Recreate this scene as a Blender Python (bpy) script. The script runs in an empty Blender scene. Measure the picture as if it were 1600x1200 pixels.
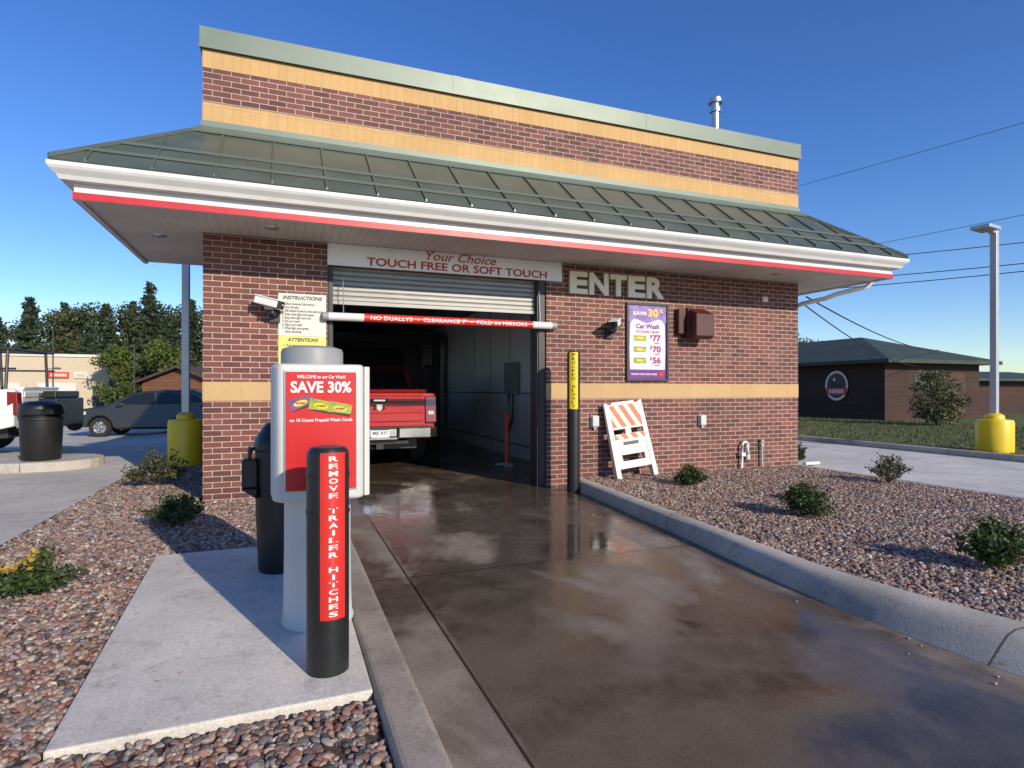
import bpy, math, random
import numpy as np
from mathutils import Vector, Matrix, Euler
import bmesh
random.seed(7); np.random.seed(7)
R=math.radians
scene=bpy.context.scene
COL=scene.collection

# ------------------------------------------------------------------ materials
def nodes_of(name):
    m=bpy.data.materials.new(name); m.use_nodes=True
    nt=m.node_tree; b=nt.nodes['Principled BSDF']
    return m,nt,b
def N(nt,t,**k):
    n=nt.nodes.new(t)
    for a,v in k.items():
        if a in n.inputs: n.inputs[a].default_value=v
        else: setattr(n,a,v)
    return n
def c4(c): return (c[0],c[1],c[2],1.0)
def scl(c,s): return tuple(min(1,max(0,x*s)) for x in c)
def ramp(nt,stops,interp='LINEAR'):
    r=nt.nodes.new('ShaderNodeValToRGB'); e=r.color_ramp.elements
    r.color_ramp.interpolation=interp
    while len(e)<len(stops): e.new(0.5)
    for i,(p,c) in enumerate(stops):
        e[i].position=p; e[i].color=c4(c) if len(c)==3 else c
    return r
def pmat(name,col,rough=.6,metal=0.,var=.12,vs=4.,bump=.0,bs=60.,col2=None,coat=0.,spec=.5,rvar=.1):
    m,nt,b=nodes_of(name); L=nt.links
    tc=N(nt,'ShaderNodeTexCoord')
    n=N(nt,'ShaderNodeTexNoise'); n.inputs['Scale'].default_value=vs; n.inputs['Detail'].default_value=6; n.inputs['Roughness'].default_value=.65
    L.new(tc.outputs['Object'],n.inputs['Vector'])
    a=scl(col,1-var); c=scl(col,1+var) if col2 is None else col2
    r=ramp(nt,[(.3,a),(.7,c)])
    L.new(n.outputs['Fac'],r.inputs['Fac']); L.new(r.outputs['Color'],b.inputs['Base Color'])
    rr=N(nt,'ShaderNodeMapRange'); rr.inputs['To Min'].default_value=max(0,rough-rvar); rr.inputs['To Max'].default_value=min(1,rough+rvar)
    L.new(n.outputs['Fac'],rr.inputs['Value']); L.new(rr.outputs['Result'],b.inputs['Roughness'])
    b.inputs['Metallic'].default_value=metal
    b.inputs['Coat Weight'].default_value=coat
    b.inputs['Specular IOR Level'].default_value=spec
    if bump>0:
        n2=N(nt,'ShaderNodeTexNoise'); n2.inputs['Scale'].default_value=bs; n2.inputs['Detail'].default_value=5
        L.new(tc.outputs['Object'],n2.inputs['Vector'])
        bp=N(nt,'ShaderNodeBump'); bp.inputs['Strength'].default_value=bump; bp.inputs['Distance'].default_value=.01
        L.new(n2.outputs['Fac'],bp.inputs['Height']); L.new(bp.outputs['Normal'],b.inputs['Normal'])
    return m
def mixc(nt,fac,a,b,mode='MIX'):
    n=nt.nodes.new('ShaderNodeMix'); n.data_type='RGBA'; n.blend_type=mode
    for s,v in ((0,fac),(6,a),(7,b)):
        if isinstance(v,(int,float)): n.inputs[s].default_value=v
        elif isinstance(v,tuple): n.inputs[s].default_value=c4(v)
        else: nt.links.new(v,n.inputs[s])
    return n.outputs[2]
def math_(nt,op,a,b=None,clamp=False):
    n=nt.nodes.new('ShaderNodeMath'); n.operation=op; n.use_clamp=clamp
    for s,v in ((0,a),(1,b)):
        if v is None: continue
        if isinstance(v,(int,float)): n.inputs[s].default_value=v
        else: nt.links.new(v,n.inputs[s])
    return n.outputs[0]
def wall_vec(nt):
    tc=N(nt,'ShaderNodeTexCoord'); s=N(nt,'ShaderNodeSeparateXYZ'); nt.links.new(tc.outputs['Object'],s.inputs[0])
    u=math_(nt,'ADD',s.outputs[0],s.outputs[1])
    c=N(nt,'ShaderNodeCombineXYZ'); nt.links.new(u,c.inputs[0]); nt.links.new(s.outputs[2],c.inputs[1])
    return tc,c.outputs[0]
def brick_mat(name,c1,c2,mortar,bw,rh,ms,offset=.5,zoff=0.,bumpS=.5,rough=.75,v=1.):
    m,nt,b=nodes_of(name); L=nt.links
    tc,vec=wall_vec(nt)
    mp=N(nt,'ShaderNodeMapping'); mp.inputs['Location'].default_value=(0,-zoff,0); L.new(vec,mp.inputs[0])
    bt=N(nt,'ShaderNodeTexBrick'); bt.offset=offset
    for k,x in (('Scale',1.),('Mortar Size',ms),('Mortar Smooth',.15),('Bias',0.),('Brick Width',bw),('Row Height',rh)): bt.inputs[k].default_value=x
    bt.inputs['Color1'].default_value=c4(c1); bt.inputs['Color2'].default_value=c4(c2); bt.inputs['Mortar'].default_value=c4(mortar)
    L.new(mp.outputs[0],bt.inputs['Vector'])
    n=N(nt,'ShaderNodeTexNoise'); n.inputs['Scale'].default_value=1.3; n.inputs['Detail'].default_value=5
    L.new(tc.outputs['Object'],n.inputs['Vector'])
    r=ramp(nt,[(.3,(1-.2*v,1-.2*v,1-.2*v)),(.7,(1+.14*v,1+.12*v,1+.1*v))]); L.new(n.outputs['Fac'],r.inputs['Fac'])
    n3=N(nt,'ShaderNodeTexNoise'); n3.inputs['Scale'].default_value=55; n3.inputs['Detail'].default_value=4
    L.new(tc.outputs['Object'],n3.inputs['Vector'])
    r3=ramp(nt,[(.3,(1-.25*v,1-.25*v,1-.25*v)),(.7,(1+.2*v,1+.2*v,1+.2*v))]); L.new(n3.outputs['Fac'],r3.inputs['Fac'])
    o=mixc(nt,1.,bt.outputs['Color'],r.outputs['Color'],'MULTIPLY')
    o=mixc(nt,1.,o,r3.outputs['Color'],'MULTIPLY')
    L.new(o,b.inputs['Base Color']); b.inputs['Roughness'].default_value=rough
    h=math_(nt,'SUBTRACT',1.,bt.outputs['Fac']); h=math_(nt,'ADD',h,math_(nt,'MULTIPLY',n3.outputs['Fac'],.3))
    bp=N(nt,'ShaderNodeBump'); bp.inputs['Strength'].default_value=bumpS; bp.inputs['Distance'].default_value=.006
    L.new(h,bp.inputs['Height']); L.new(bp.outputs['Normal'],b.inputs['Normal'])
    return m
def concrete_mat(name,col,jw,jh,ox=0,oy=0,stain=.25):
    m,nt,b=nodes_of(name); L=nt.links
    tc=N(nt,'ShaderNodeTexCoord')
    mp=N(nt,'ShaderNodeMapping'); mp.inputs['Location'].default_value=(-ox,-oy,0); L.new(tc.outputs['Object'],mp.inputs[0])
    bt=N(nt,'ShaderNodeTexBrick'); bt.offset=0
    for k,x in (('Scale',1.),('Mortar Size',.007),('Mortar Smooth',.2),('Bias',0.),('Brick Width',jw),('Row Height',jh)): bt.inputs[k].default_value=x
    bt.inputs['Color1'].default_value=(1,1,1,1); bt.inputs['Color2'].default_value=(.9,.9,.9,1); bt.inputs['Mortar'].default_value=(.3,.28,.26,1)
    L.new(mp.outputs[0],bt.inputs['Vector'])
    n=N(nt,'ShaderNodeTexNoise'); n.inputs['Scale'].default_value=.9; n.inputs['Detail'].default_value=9; n.inputs['Roughness'].default_value=.7
    L.new(tc.outputs['Object'],n.inputs['Vector'])
    r=ramp(nt,[(.3,scl(col,1-stain)),(.62,scl(col,1.1))]); L.new(n.outputs['Fac'],r.inputs['Fac'])
    n2=N(nt,'ShaderNodeTexNoise'); n2.inputs['Scale'].default_value=90; n2.inputs['Detail'].default_value=6
    L.new(tc.outputs['Object'],n2.inputs['Vector'])
    r2=ramp(nt,[(.3,(.78,.78,.78)),(.7,(1.12,1.12,1.12))]); L.new(n2.outputs['Fac'],r2.inputs['Fac'])
    n4=N(nt,'ShaderNodeTexNoise'); n4.inputs['Scale'].default_value=5.5; n4.inputs['Detail'].default_value=8; n4.inputs['Roughness'].default_value=.75; n4.inputs['Distortion'].default_value=.6
    L.new(tc.outputs['Object'],n4.inputs['Vector'])
    r4=ramp(nt,[(.30,(.66,.63,.60)),(.46,(1,1,1)),(.7,(1.06,1.06,1.05))]); L.new(n4.outputs['Fac'],r4.inputs['Fac'])
    o=mixc(nt,1.,r.outputs['Color'],r2.outputs['Color'],'MULTIPLY'); o=mixc(nt,1.,o,bt.outputs['Color'],'MULTIPLY'); o=mixc(nt,1.,o,r4.outputs['Color'],'MULTIPLY')
    L.new(o,b.inputs['Base Color']); b.inputs['Roughness'].default_value=.85
    bp=N(nt,'ShaderNodeBump'); bp.inputs['Strength'].default_value=.35; bp.inputs['Distance'].default_value=.004
    h=math_(nt,'SUBTRACT',n2.outputs['Fac'],bt.outputs['Fac'])
    L.new(h,bp.inputs['Height']); L.new(bp.outputs['Normal'],b.inputs['Normal'])
    return m
def lane_mat():
    m,nt,b=nodes_of('wet_concrete'); L=nt.links
    tc=N(nt,'ShaderNodeTexCoord'); s=N(nt,'ShaderNodeSeparateXYZ'); L.new(tc.outputs['Object'],s.inputs[0])
    X,Y=s.outputs[0],s.outputs[1]
    mp=N(nt,'ShaderNodeMapping'); mp.inputs['Scale'].default_value=(1.,.6,1.); mp.inputs['Location'].default_value=(3.1,1.7,0); L.new(tc.outputs['Object'],mp.inputs[0])
    n=N(nt,'ShaderNodeTexNoise'); n.inputs['Scale'].default_value=1.0; n.inputs['Detail'].default_value=7; n.inputs['Roughness'].default_value=.55; n.inputs['Distortion'].default_value=.5
    L.new(mp.outputs[0],n.inputs['Vector'])
    rd=N(nt,'ShaderNodeMapRange'); rd.inputs['From Min'].default_value=3.7; rd.inputs['From Max'].default_value=4.15; L.new(X,rd.inputs['Value'])
    ld=N(nt,'ShaderNodeMapRange'); ld.inputs['From Min'].default_value=1.80; ld.inputs['From Max'].default_value=1.72; L.new(X,ld.inputs['Value'])
    fy=N(nt,'ShaderNodeMapRange'); fy.inputs['From Min'].default_value=-1.5; fy.inputs['From Max'].default_value=-4.5; L.new(Y,fy.inputs['Value'])
    d=math_(nt,'MULTIPLY',rd.outputs[0],fy.outputs[0]); d=math_(nt,'MULTIPLY',d,.24)
    d2=math_(nt,'MULTIPLY',ld.outputs[0],.15); d=math_(nt,'ADD',d,d2)
    d=math_(nt,'ADD',d,math_(nt,'MULTIPLY',fy.outputs[0],.03))
    d=math_(nt,'ADD',d,n.outputs['Fac'])
    damp=ramp(nt,[(.48,(0,0,0)),(.53,(1,1,1))]); L.new(d,damp.inputs['Fac'])
    dry=ramp(nt,[(.62,(0,0,0)),(.72,(1,1,1))]); L.new(d,dry.inputs['Fac'])
    nf=N(nt,'ShaderNodeTexNoise'); nf.inputs['Scale'].default_value=70; nf.inputs['Detail'].default_value=6; L.new(tc.outputs['Object'],nf.inputs['Vector'])
    nm=N(nt,'ShaderNodeTexNoise'); nm.inputs['Scale'].default_value=3.3; nm.inputs['Detail'].default_value=8; nm.inputs['Roughness'].default_value=.7; L.new(tc.outputs['Object'],nm.inputs['Vector'])
    rf=ramp(nt,[(.3,(.78,.78,.78)),(.7,(1.18,1.18,1.18))]); L.new(nf.outputs['Fac'],rf.inputs['Fac'])
    wetc=ramp(nt,[(.35,(.055,.041,.030)),(.65,(.098,.074,.054))]); L.new(nm.outputs['Fac'],wetc.inputs['Fac'])
    dampc=ramp(nt,[(.35,(.078,.060,.045)),(.65,(.130,.102,.078))]); L.new(nm.outputs['Fac'],dampc.inputs['Fac'])
    dryc=ramp(nt,[(.35,(.19,.155,.12)),(.65,(.30,.25,.20))]); L.new(nm.outputs['Fac'],dryc.inputs['Fac'])
    col=mixc(nt,damp.outputs['Color'],wetc.outputs['Color'],dampc.outputs['Color'])
    col=mixc(nt,dry.outputs['Color'],col,dryc.outputs['Color'])
    col=mixc(nt,1.,col,rf.outputs['Color'],'MULTIPLY')
    mj=N(nt,'ShaderNodeMapping'); mj.inputs['Location'].default_value=(-1.74,3.35,0); L.new(tc.outputs['Object'],mj.inputs[0])
    bt=N(nt,'ShaderNodeTexBrick'); bt.offset=0
    for k,x in (('Scale',1.),('Mortar Size',.008),('Mortar Smooth',.1),('Bias',0.),('Brick Width',30.),('Row Height',60.)): bt.inputs[k].default_value=x
    bt.inputs['Color1'].default_value=(1,1,1,1); bt.inputs['Color2'].default_value=(1,1,1,1); bt.inputs['Mortar'].default_value=(.15,.12,.1,1)
    L.new(mj.outputs[0],bt.inputs['Vector'])
    col=mixc(nt,1.,col,bt.outputs['Color'],'MULTIPLY')
    yy=math_(nt,'ABSOLUTE',math_(nt,'ADD',Y,3.4)); cj=ramp(nt,[(.0,(.62,.6,.58)),(.004,(.66,.64,.62)),(.007,(1,1,1))]); L.new(yy,cj.inputs['Fac'])
    col=mixc(nt,1.,col,cj.outputs['Color'],'MULTIPLY')
    L.new(col,b.inputs['Base Color'])
    rw=ramp(nt,[(.36,(.03,.03,.03)),(.64,(.11,.11,.11))]); L.new(nm.outputs['Fac'],rw.inputs['Fac'])
    rm=ramp(nt,[(.36,(.14,.14,.14)),(.64,(.30,.30,.30))]); L.new(nm.outputs['Fac'],rm.inputs['Fac'])
    ro=mixc(nt,damp.outputs['Color'],rw.outputs['Color'],rm.outputs['Color']); ro=mixc(nt,dry.outputs['Color'],ro,(.62,.62,.62)); L.new(ro,b.inputs['Roughness'])
    b.inputs['IOR'].default_value=1.42
    h=math_(nt,'MULTIPLY',nf.outputs['Fac'],.16)
    nb=N(nt,'ShaderNodeTexNoise'); nb.inputs['Scale'].default_value=9; nb.inputs['Detail'].default_value=3; L.new(tc.outputs['Object'],nb.inputs['Vector'])
    h=math_(nt,'ADD',h,math_(nt,'MULTIPLY',nb.outputs['Fac'],.8))
    h=math_(nt,'SUBTRACT',h,bt.outputs['Fac'])
    bp=N(nt,'ShaderNodeBump'); bp.inputs['Strength'].default_value=.2; bp.inputs['Distance'].default_value=.006
    L.new(h,bp.inputs['Height']); L.new(bp.outputs['Normal'],b.inputs['Normal'])
    return m
def stripe_mat(name,col,dark,period,axis,rough=.5,width=.08,metal=0.):
    m,nt,b=nodes_of(name); L=nt.links
    tc=N(nt,'ShaderNodeTexCoord'); s=N(nt,'ShaderNodeSeparateXYZ'); L.new(tc.outputs['Object'],s.inputs[0])
    u=math_(nt,'DIVIDE',s.outputs[axis],period); u=math_(nt,'FRACT',u)
    r=ramp(nt,[(0,dark),(width,col),(1-width*.2,scl(col,1.03))]); L.new(u,r.inputs['Fac'])
    n=N(nt,'ShaderNodeTexNoise'); n.inputs['Scale'].default_value=1.5; L.new(tc.outputs['Object'],n.inputs['Vector'])
    r2=ramp(nt,[(.3,(.85,.85,.85)),(.7,(1.05,1.05,1.05))]); L.new(n.outputs['Fac'],r2.inputs['Fac'])
    L.new(mixc(nt,1.,r.outputs['Color'],r2.outputs['Color'],'MULTIPLY'),b.inputs['Base Color'])
    b.inputs['Roughness'].default_value=rough; b.inputs['Metallic'].default_value=metal
    bp=N(nt,'ShaderNodeBump'); bp.inputs['Strength'].default_value=.4; bp.inputs['Distance'].default_value=.01
    rr=ramp(nt,[(0,(0,0,0)),(width,(1,1,1)),(1,(1,1,1))]); L.new(u,rr.inputs['Fac'])
    L.new(rr.outputs['Color'],bp.inputs['Height']); L.new(bp.outputs['Normal'],b.inputs['Normal'])
    return m
def leaf_mat(name,dark,light,scale=2.5,trans=.25):
    m,nt,b=nodes_of(name); L=nt.links
    tc=N(nt,'ShaderNodeTexCoord')
    n=N(nt,'ShaderNodeTexNoise'); n.inputs['Scale'].default_value=scale; n.inputs['Detail'].default_value=5
    L.new(tc.outputs['Object'],n.inputs['Vector'])
    r=ramp(nt,[(.35,dark),(.65,light)]); L.new(n.outputs['Fac'],r.inputs['Fac'])
    L.new(r.outputs['Color'],b.inputs['Base Color']); b.inputs['Roughness'].default_value=.6
    tr=N(nt,'ShaderNodeBsdfTranslucent'); L.new(r.outputs['Color'],tr.inputs['Color'])
    mx=N(nt,'ShaderNodeMixShader'); mx.inputs[0].default_value=trans
    L.new(b.outputs[0],mx.inputs[1]); L.new(tr.outputs[0],mx.inputs[2])
    L.new(mx.outputs[0],nt.nodes['Material Output'].inputs[0])
    return m

M={}
M['brick']=brick_mat('red_brick',(.105,.033,.026),(.215,.074,.056),(.50,.43,.36),.203,.0677,.0046,bumpS=.5)
M['tan']=brick_mat('tan_soldier_block',(.53,.33,.13),(.57,.36,.15),(.36,.23,.11),.102,.215,.0024,offset=0,zoff=.1,bumpS=.3,v=.35)
M['tanlow']=brick_mat('tan_block',(.50,.325,.148),(.54,.355,.168),(.38,.27,.15),.406,.5,.003,offset=0,zoff=.1,bumpS=.3,v=.4)
M['green']=pmat('green_metal',(.090,.118,.096),rough=.38,var=.12,vs=1.6,metal=.25,col2=(.135,.160,.130))
M['rail']=pmat('snow_rail_metal',(.080,.105,.088),rough=.65,var=.1)
M['green_coping']=pmat('green_coping_metal',(.155,.195,.160),rough=.48,var=.12,vs=1.2,metal=.2)
M['white']=pmat('white_painted_metal',(.68,.68,.66),rough=.35,var=.05)
M['red']=pmat('red_stripe_paint',(.50,.022,.032),rough=.4,var=.08)
M['soffx']=stripe_mat('soffit_vinyl_across',(.70,.66,.60),(.30,.28,.25),.1,0)
M['soffy']=stripe_mat('soffit_vinyl_along',(.70,.66,.60),(.30,.28,.25),.1,1)
M['lane']=lane_mat()
M['conc']=concrete_mat('dry_concrete',(.56,.51,.44),3.,3.,-1.35,0)
M['conc_r']=concrete_mat('bright_concrete',(.62,.59,.54),3.,4.5,9.2,0)
M['pad']=concrete_mat('pad_concrete',(.64,.59,.51),30.,30.,-3,-14,stain=.24)
M['curb']=concrete_mat('curb_concrete',(.38,.32,.255),30.,3.,-3,.2,stain=.4)
M['curb_lt']=concrete_mat('curb_light_concrete',(.50,.46,.40),30.,3.,-3,.2,stain=.35)
M['grass']=pmat('grass',(.055,.085,.02),rough=.9,var=.3,vs=6,bump=1.,bs=120,col2=(.17,.17,.055))
M['field']=pmat('field_ground',(.07,.09,.035),rough=.95,vs=.3,col2=(.12,.12,.06))
M['asphalt']=pmat('asphalt',(.055,.055,.057),rough=.9,vs=2,bump=.4,bs=200)
M['bedbase']=pmat('gravel_bed',(.085,.055,.04),rough=.95,vs=30,bump=1,bs=60,var=.4)
M['black']=pmat('black_plastic',(.012,.012,.013),rough=.42,var=.2,vs=12,bump=.15,bs=150)
M['dark']=pmat('dark_metal',(.03,.03,.032),rough=.5)
M['grey']=pmat('grey_plastic',(.57,.57,.55),rough=.45,var=.05,vs=3,bump=.05,bs=200)
M['greycap']=pmat('grey_cap',(.27,.275,.27),rough=.5,var=.08)
M['alu']=pmat('aluminium',(.62,.62,.62),rough=.32,metal=.85,var=.06)
M['galv']=pmat('galvanised_pole',(.50,.52,.54),rough=.4,metal=.4,var=.06)
M['slat']=pmat('door_slat_metal',(.27,.27,.26),rough=.45,metal=.3,var=.14,vs=3)
M['yellow']=pmat('yellow_paint',(.76,.54,.012),rough=.4,var=.08,vs=3)
M['yellowsheet']=pmat('yellow_sheet',(.66,.62,.16),rough=.4,var=.03)
M['sheet']=pmat('white_sheet',(.60,.60,.54),rough=.4,var=.02)
M['signw']=pmat('sign_white',(.86,.86,.84),rough=.4,var=.05,vs=2)
M['signred']=pmat('sign_lettering_red',(.45,.02,.025),rough=.5,var=.03)
M['posterred']=pmat('poster_red',(.52,.016,.018),rough=.3,var=.06,vs=3)
M['striper']=pmat('strip_red',(.58,.03,.024),rough=.32,var=.05)
M['ink']=pmat('ink_black',(.015,.015,.015),rough=.5,var=.05)
M['inkw']=pmat('ink_white',(.74,.74,.72),rough=.45,var=.02)
M['gold']=pmat('letter_cream_metal',(.76,.68,.50),rough=.35,metal=.1,var=.08)
M['purple']=pmat('poster_purple',(.15,.035,.21),rough=.3,var=.1,vs=5)
M['violet']=pmat('poster_violet',(.20,.09,.40),rough=.3,var=.3,vs=7,col2=(.36,.25,.56))
M['lav']=pmat('poster_lavender',(.66,.61,.70),rough=.35,var=.04,vs=6)
M['amber']=pmat('ink_amber',(.75,.50,.08),rough=.4,var=.02)
M['magenta']=pmat('ink_magenta',(.36,.02,.10),rough=.4,var=.02)
M['cardg']=pmat('card_green',(.10,.26,.04),rough=.4,var=.3,vs=25,col2=(.50,.50,.05))
M['cardb']=pmat('card_blue',(.03,.07,.30),rough=.4,var=.3,vs=25,col2=(.35,.08,.12))
M['plateb']=pmat('plate_blue',(.03,.07,.28),rough=.4,var=.05)
M['brown']=pmat('brown_hood_metal',(.075,.018,.013),rough=.45,var=.15)
M['orange']=pmat('orange_paint',(.78,.115,.008),rough=.5,var=.08)
M['postorange']=pmat('post_orange_paint',(.90,.12,.02),rough=.5,var=.05)
M['barw']=pmat('barricade_plastic',(.66,.63,.57),rough=.5,var=.1,vs=6)
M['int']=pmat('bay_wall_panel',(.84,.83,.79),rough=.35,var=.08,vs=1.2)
M['intmid']=pmat('bay_wall_grey',(.16,.16,.155),rough=.5,var=.2,vs=1.2)  # walls and ceiling darkened in colour to keep the truck cab shaded
M['intdark']=pmat('bay_dark',(.04,.04,.045),rough=.7)
M['tyre']=pmat('tyre_rubber',(.018,.018,.018),rough=.8)
M['rim']=pmat('wheel_alloy',(.45,.45,.46),rough=.3,metal=.8)
M['chrome']=pmat('chrome',(.70,.70,.70),rough=.18,metal=1,var=.02)
M['truckred']=pmat('truck_red_paint',(.40,.006,.010),rough=.3,coat=.6,var=.03)
M['truckw']=pmat('truck_white_paint',(.72,.72,.72),rough=.25,coat=1.,var=.02)
M['suv']=pmat('suv_charcoal_paint',(.032,.029,.025),rough=.3,metal=.1,coat=.5,var=.03)
M['glass']=pmat('dark_glass',(.012,.014,.016),rough=.08,var=.05)
M['lens']=pmat('tail_lamp_lens',(.20,.005,.008),rough=.15,coat=1.)
M['lensw']=pmat('head_lamp_lens',(.6,.6,.6),rough=.1,coat=1.)
M['bark']=pmat('bark',(.09,.06,.04),rough=.9,bump=.8,bs=30,var=.3)
M['needle']=leaf_mat('conifer_needles',(.024,.042,.020),(.065,.092,.040),.9)
M['leaf']=leaf_mat('tree_leaves',(.030,.050,.016),(.10,.115,.038),.8)
M['leafbr']=leaf_mat('bright_leaves',(.05,.09,.015),(.14,.18,.035),.8)
M['olive']=leaf_mat('olive_leaves',(.05,.065,.025),(.17,.17,.07),2.)
M['shrub']=leaf_mat('shrub_leaves',(.020,.042,.012),(.085,.125,.03),14)
M['shrubd']=leaf_mat('dry_shrub_leaves',(.03,.045,.018),(.13,.12,.045),14)
M['shruby']=leaf_mat('yellow_leaves',(.30,.22,.02),(.55,.36,.07),14)
M['logwall']=brick_mat('dark_timber_wall',(.038,.013,.009),(.052,.018,.012),(.012,.006,.004),4.,.2,.008,offset=.3,bumpS=.5)
M['groof']=brick_mat('green_shingle_roof',(.036,.055,.042),(.055,.075,.058),(.03,.045,.035),.3,.08,.005,bumpS=.4)
M['beige']=pmat('beige_siding',(.54,.45,.32),rough=.8,var=.06)
M['wood']=brick_mat('log_wall',(.16,.07,.035),(.20,.09,.045),(.05,.02,.01),4.,.22,.012,bumpS=.5)
M['broof']=pmat('brown_roof',(.07,.05,.04),rough=.8)
M['steel']=pmat('vent_steel',(.60,.60,.60),rough=.3,metal=.9,var=.1)

# ------------------------------------------------------------------ mesh builder
class MB:
    def __init__(s): s.v=[]; s.f=[]; s.m=[]
    def add(s,vs,fs,mi=0):
        o=len(s.v); s.v+= [tuple(p) for p in vs]
        for f in fs: s.f.append([i+o for i in f]); s.m.append(mi)
        return s
    def box(s,x0,x1,y0,y1,z0,z1,mi=0):
        return s.add([(x0,y0,z0),(x1,y0,z0),(x1,y1,z0),(x0,y1,z0),(x0,y0,z1),(x1,y0,z1),(x1,y1,z1),(x0,y1,z1)],
          [(0,3,2,1),(4,5,6,7),(0,1,5,4),(1,2,6,5),(2,3,7,6),(3,0,4,7)],mi)
    def cyl(s,p0,p1,r0,r1=None,n=16,mi=0,cap=True):
        r1=r0 if r1 is None else r1
        p0=Vector(p0);p1=Vector(p1);d=(p1-p0).normalized()
        a=d.orthogonal().normalized(); b=d.cross(a)
        vs=[]
        for p,r in((p0,r0),(p1,r1)):
            for i in range(n):
                t=2*math.pi*i/n; vs.append(p+a*(r*math.cos(t))+b*(r*math.sin(t)))
        fs=[(i,(i+1)%n,n+(i+1)%n,n+i) for i in range(n)]
        if cap: fs+= [tuple(range(n))[::-1],tuple(range(n,2*n))]
        return s.add(vs,fs,mi)
    def lathe(s,prof,n=28,c=(0,0,0),sx=1,sy=1,mi=0,cap=True):
        vs=[];fs=[];k=len(prof)
        for i in range(n):
            t=2*math.pi*i/n
            for r,z in prof: vs.append((c[0]+sx*r*math.cos(t),c[1]+sy*r*math.sin(t),c[2]+z))
        for i in range(n):
            j=(i+1)%n
            for q in range(k-1): fs.append((i*k+q,j*k+q,j*k+q+1,i*k+q+1))
        if cap:
            fs.append(tuple(i*k for i in range(n))[::-1]); fs.append(tuple(i*k+k-1 for i in range(n)))
        return s.add(vs,fs,mi)
    def prism(s,poly,axis,a,b,mi=0):
        n=len(poly)
        def P(p,t):
            if axis=='y': return (p[0],t,p[1])
            if axis=='x': return (t,p[0],p[1])
            return (p[0],p[1],t)
        vs=[P(p,a) for p in poly]+[P(p,b) for p in poly]
        fs=[(i,(i+1)%n,n+(i+1)%n,n+i) for i in range(n)]+[tuple(range(n))[::-1],tuple(range(n,2*n))]
        return s.add(vs,fs,mi)
    def rings(s,rings,closed=True,cap=True,mi=0):
        n=len(rings[0]); vs=[p for r in rings for p in r]; fs=[]
        for i in range(len(rings)-1):
            for j in range(n if closed else n-1):
                k=(j+1)%n; fs.append((i*n+j,i*n+k,(i+1)*n+k,(i+1)*n+j))
        if cap and closed:
            fs.append(tuple(range(n))[::-1]); fs.append(tuple(range((len(rings)-1)*n,len(rings)*n)))
        return s.add(vs,fs,mi)
    def tube(s,pts,r,n=8,mi=0):
        pts=[Vector(p) for p in pts]; rs=[]
        up=Vector((0,0,1))
        for i,p in enumerate(pts):
            d=(pts[min(i+1,len(pts)-1)]-pts[max(i-1,0)]).normalized()
            a=d.cross(up)
            if a.length<.05: a=d.cross(Vector((0,1,0)))
            a.normalize(); b=d.cross(a)
            rs.append([p+a*(r*math.cos(2*math.pi*k/n))+b*(r*math.sin(2*math.pi*k/n)) for k in range(n)])
        return s.rings(rs,mi=mi)
    def obj(s,name,mats,parent=None,loc=(0,0,0),rot=(0,0,0),smooth=False,bevel=0,recalc=True,seg=2):
        me=bpy.data.meshes.new(name); me.from_pydata([tuple(p) for p in s.v],[],s.f)
        if not isinstance(mats,(list,tuple)): mats=[mats]
        for m in mats: me.materials.append(M[m] if isinstance(m,str) else m)
        for p,mi in zip(me.polygons,s.m): p.material_index=mi
        if recalc:
            bm=bmesh.new(); bm.from_mesh(me); bmesh.ops.recalc_face_normals(bm,faces=bm.faces); bm.to_mesh(me); bm.free()
        me.update()
        if smooth:
            for p in me.polygons: p.use_smooth=True
            me.set_sharp_from_angle(angle=R(38))
        o=bpy.data.objects.new(name,me); COL.objects.link(o)
        o.location=loc; o.rotation_euler=rot
        if parent: o.parent=parent
        if bevel:
            b=o.modifiers.new('bevel','BEVEL'); b.width=bevel; b.segments=seg; b.limit_method='ANGLE'; b.angle_limit=R(42)
        return o
def tag(o,label,cat,group=None):
    o['label']=label; o['category']=cat
    if group: o['group']=group
    return o
def root(name,label,cat,loc=(0,0,0),rz=0,group=None,rot=None):
    o=bpy.data.objects.new(name,None); o.empty_display_size=.2; COL.objects.link(o)
    o.location=loc; o.rotation_euler=rot if rot else (0,0,rz)
    return tag(o,label,cat,group)
def struct(o): o['kind']='structure'; return o
def copy_tree(src,loc,rz,s,label=None):
    n=src.copy(); COL.objects.link(n); n.location=loc; n.rotation_euler=(0,0,rz); n.scale=(s,s,s) if not isinstance(s,tuple) else s
    if label: n['label']=label
    for ch in list(src.children):
        c=ch.copy(); COL.objects.link(c); c.parent=n
    return n
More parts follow.
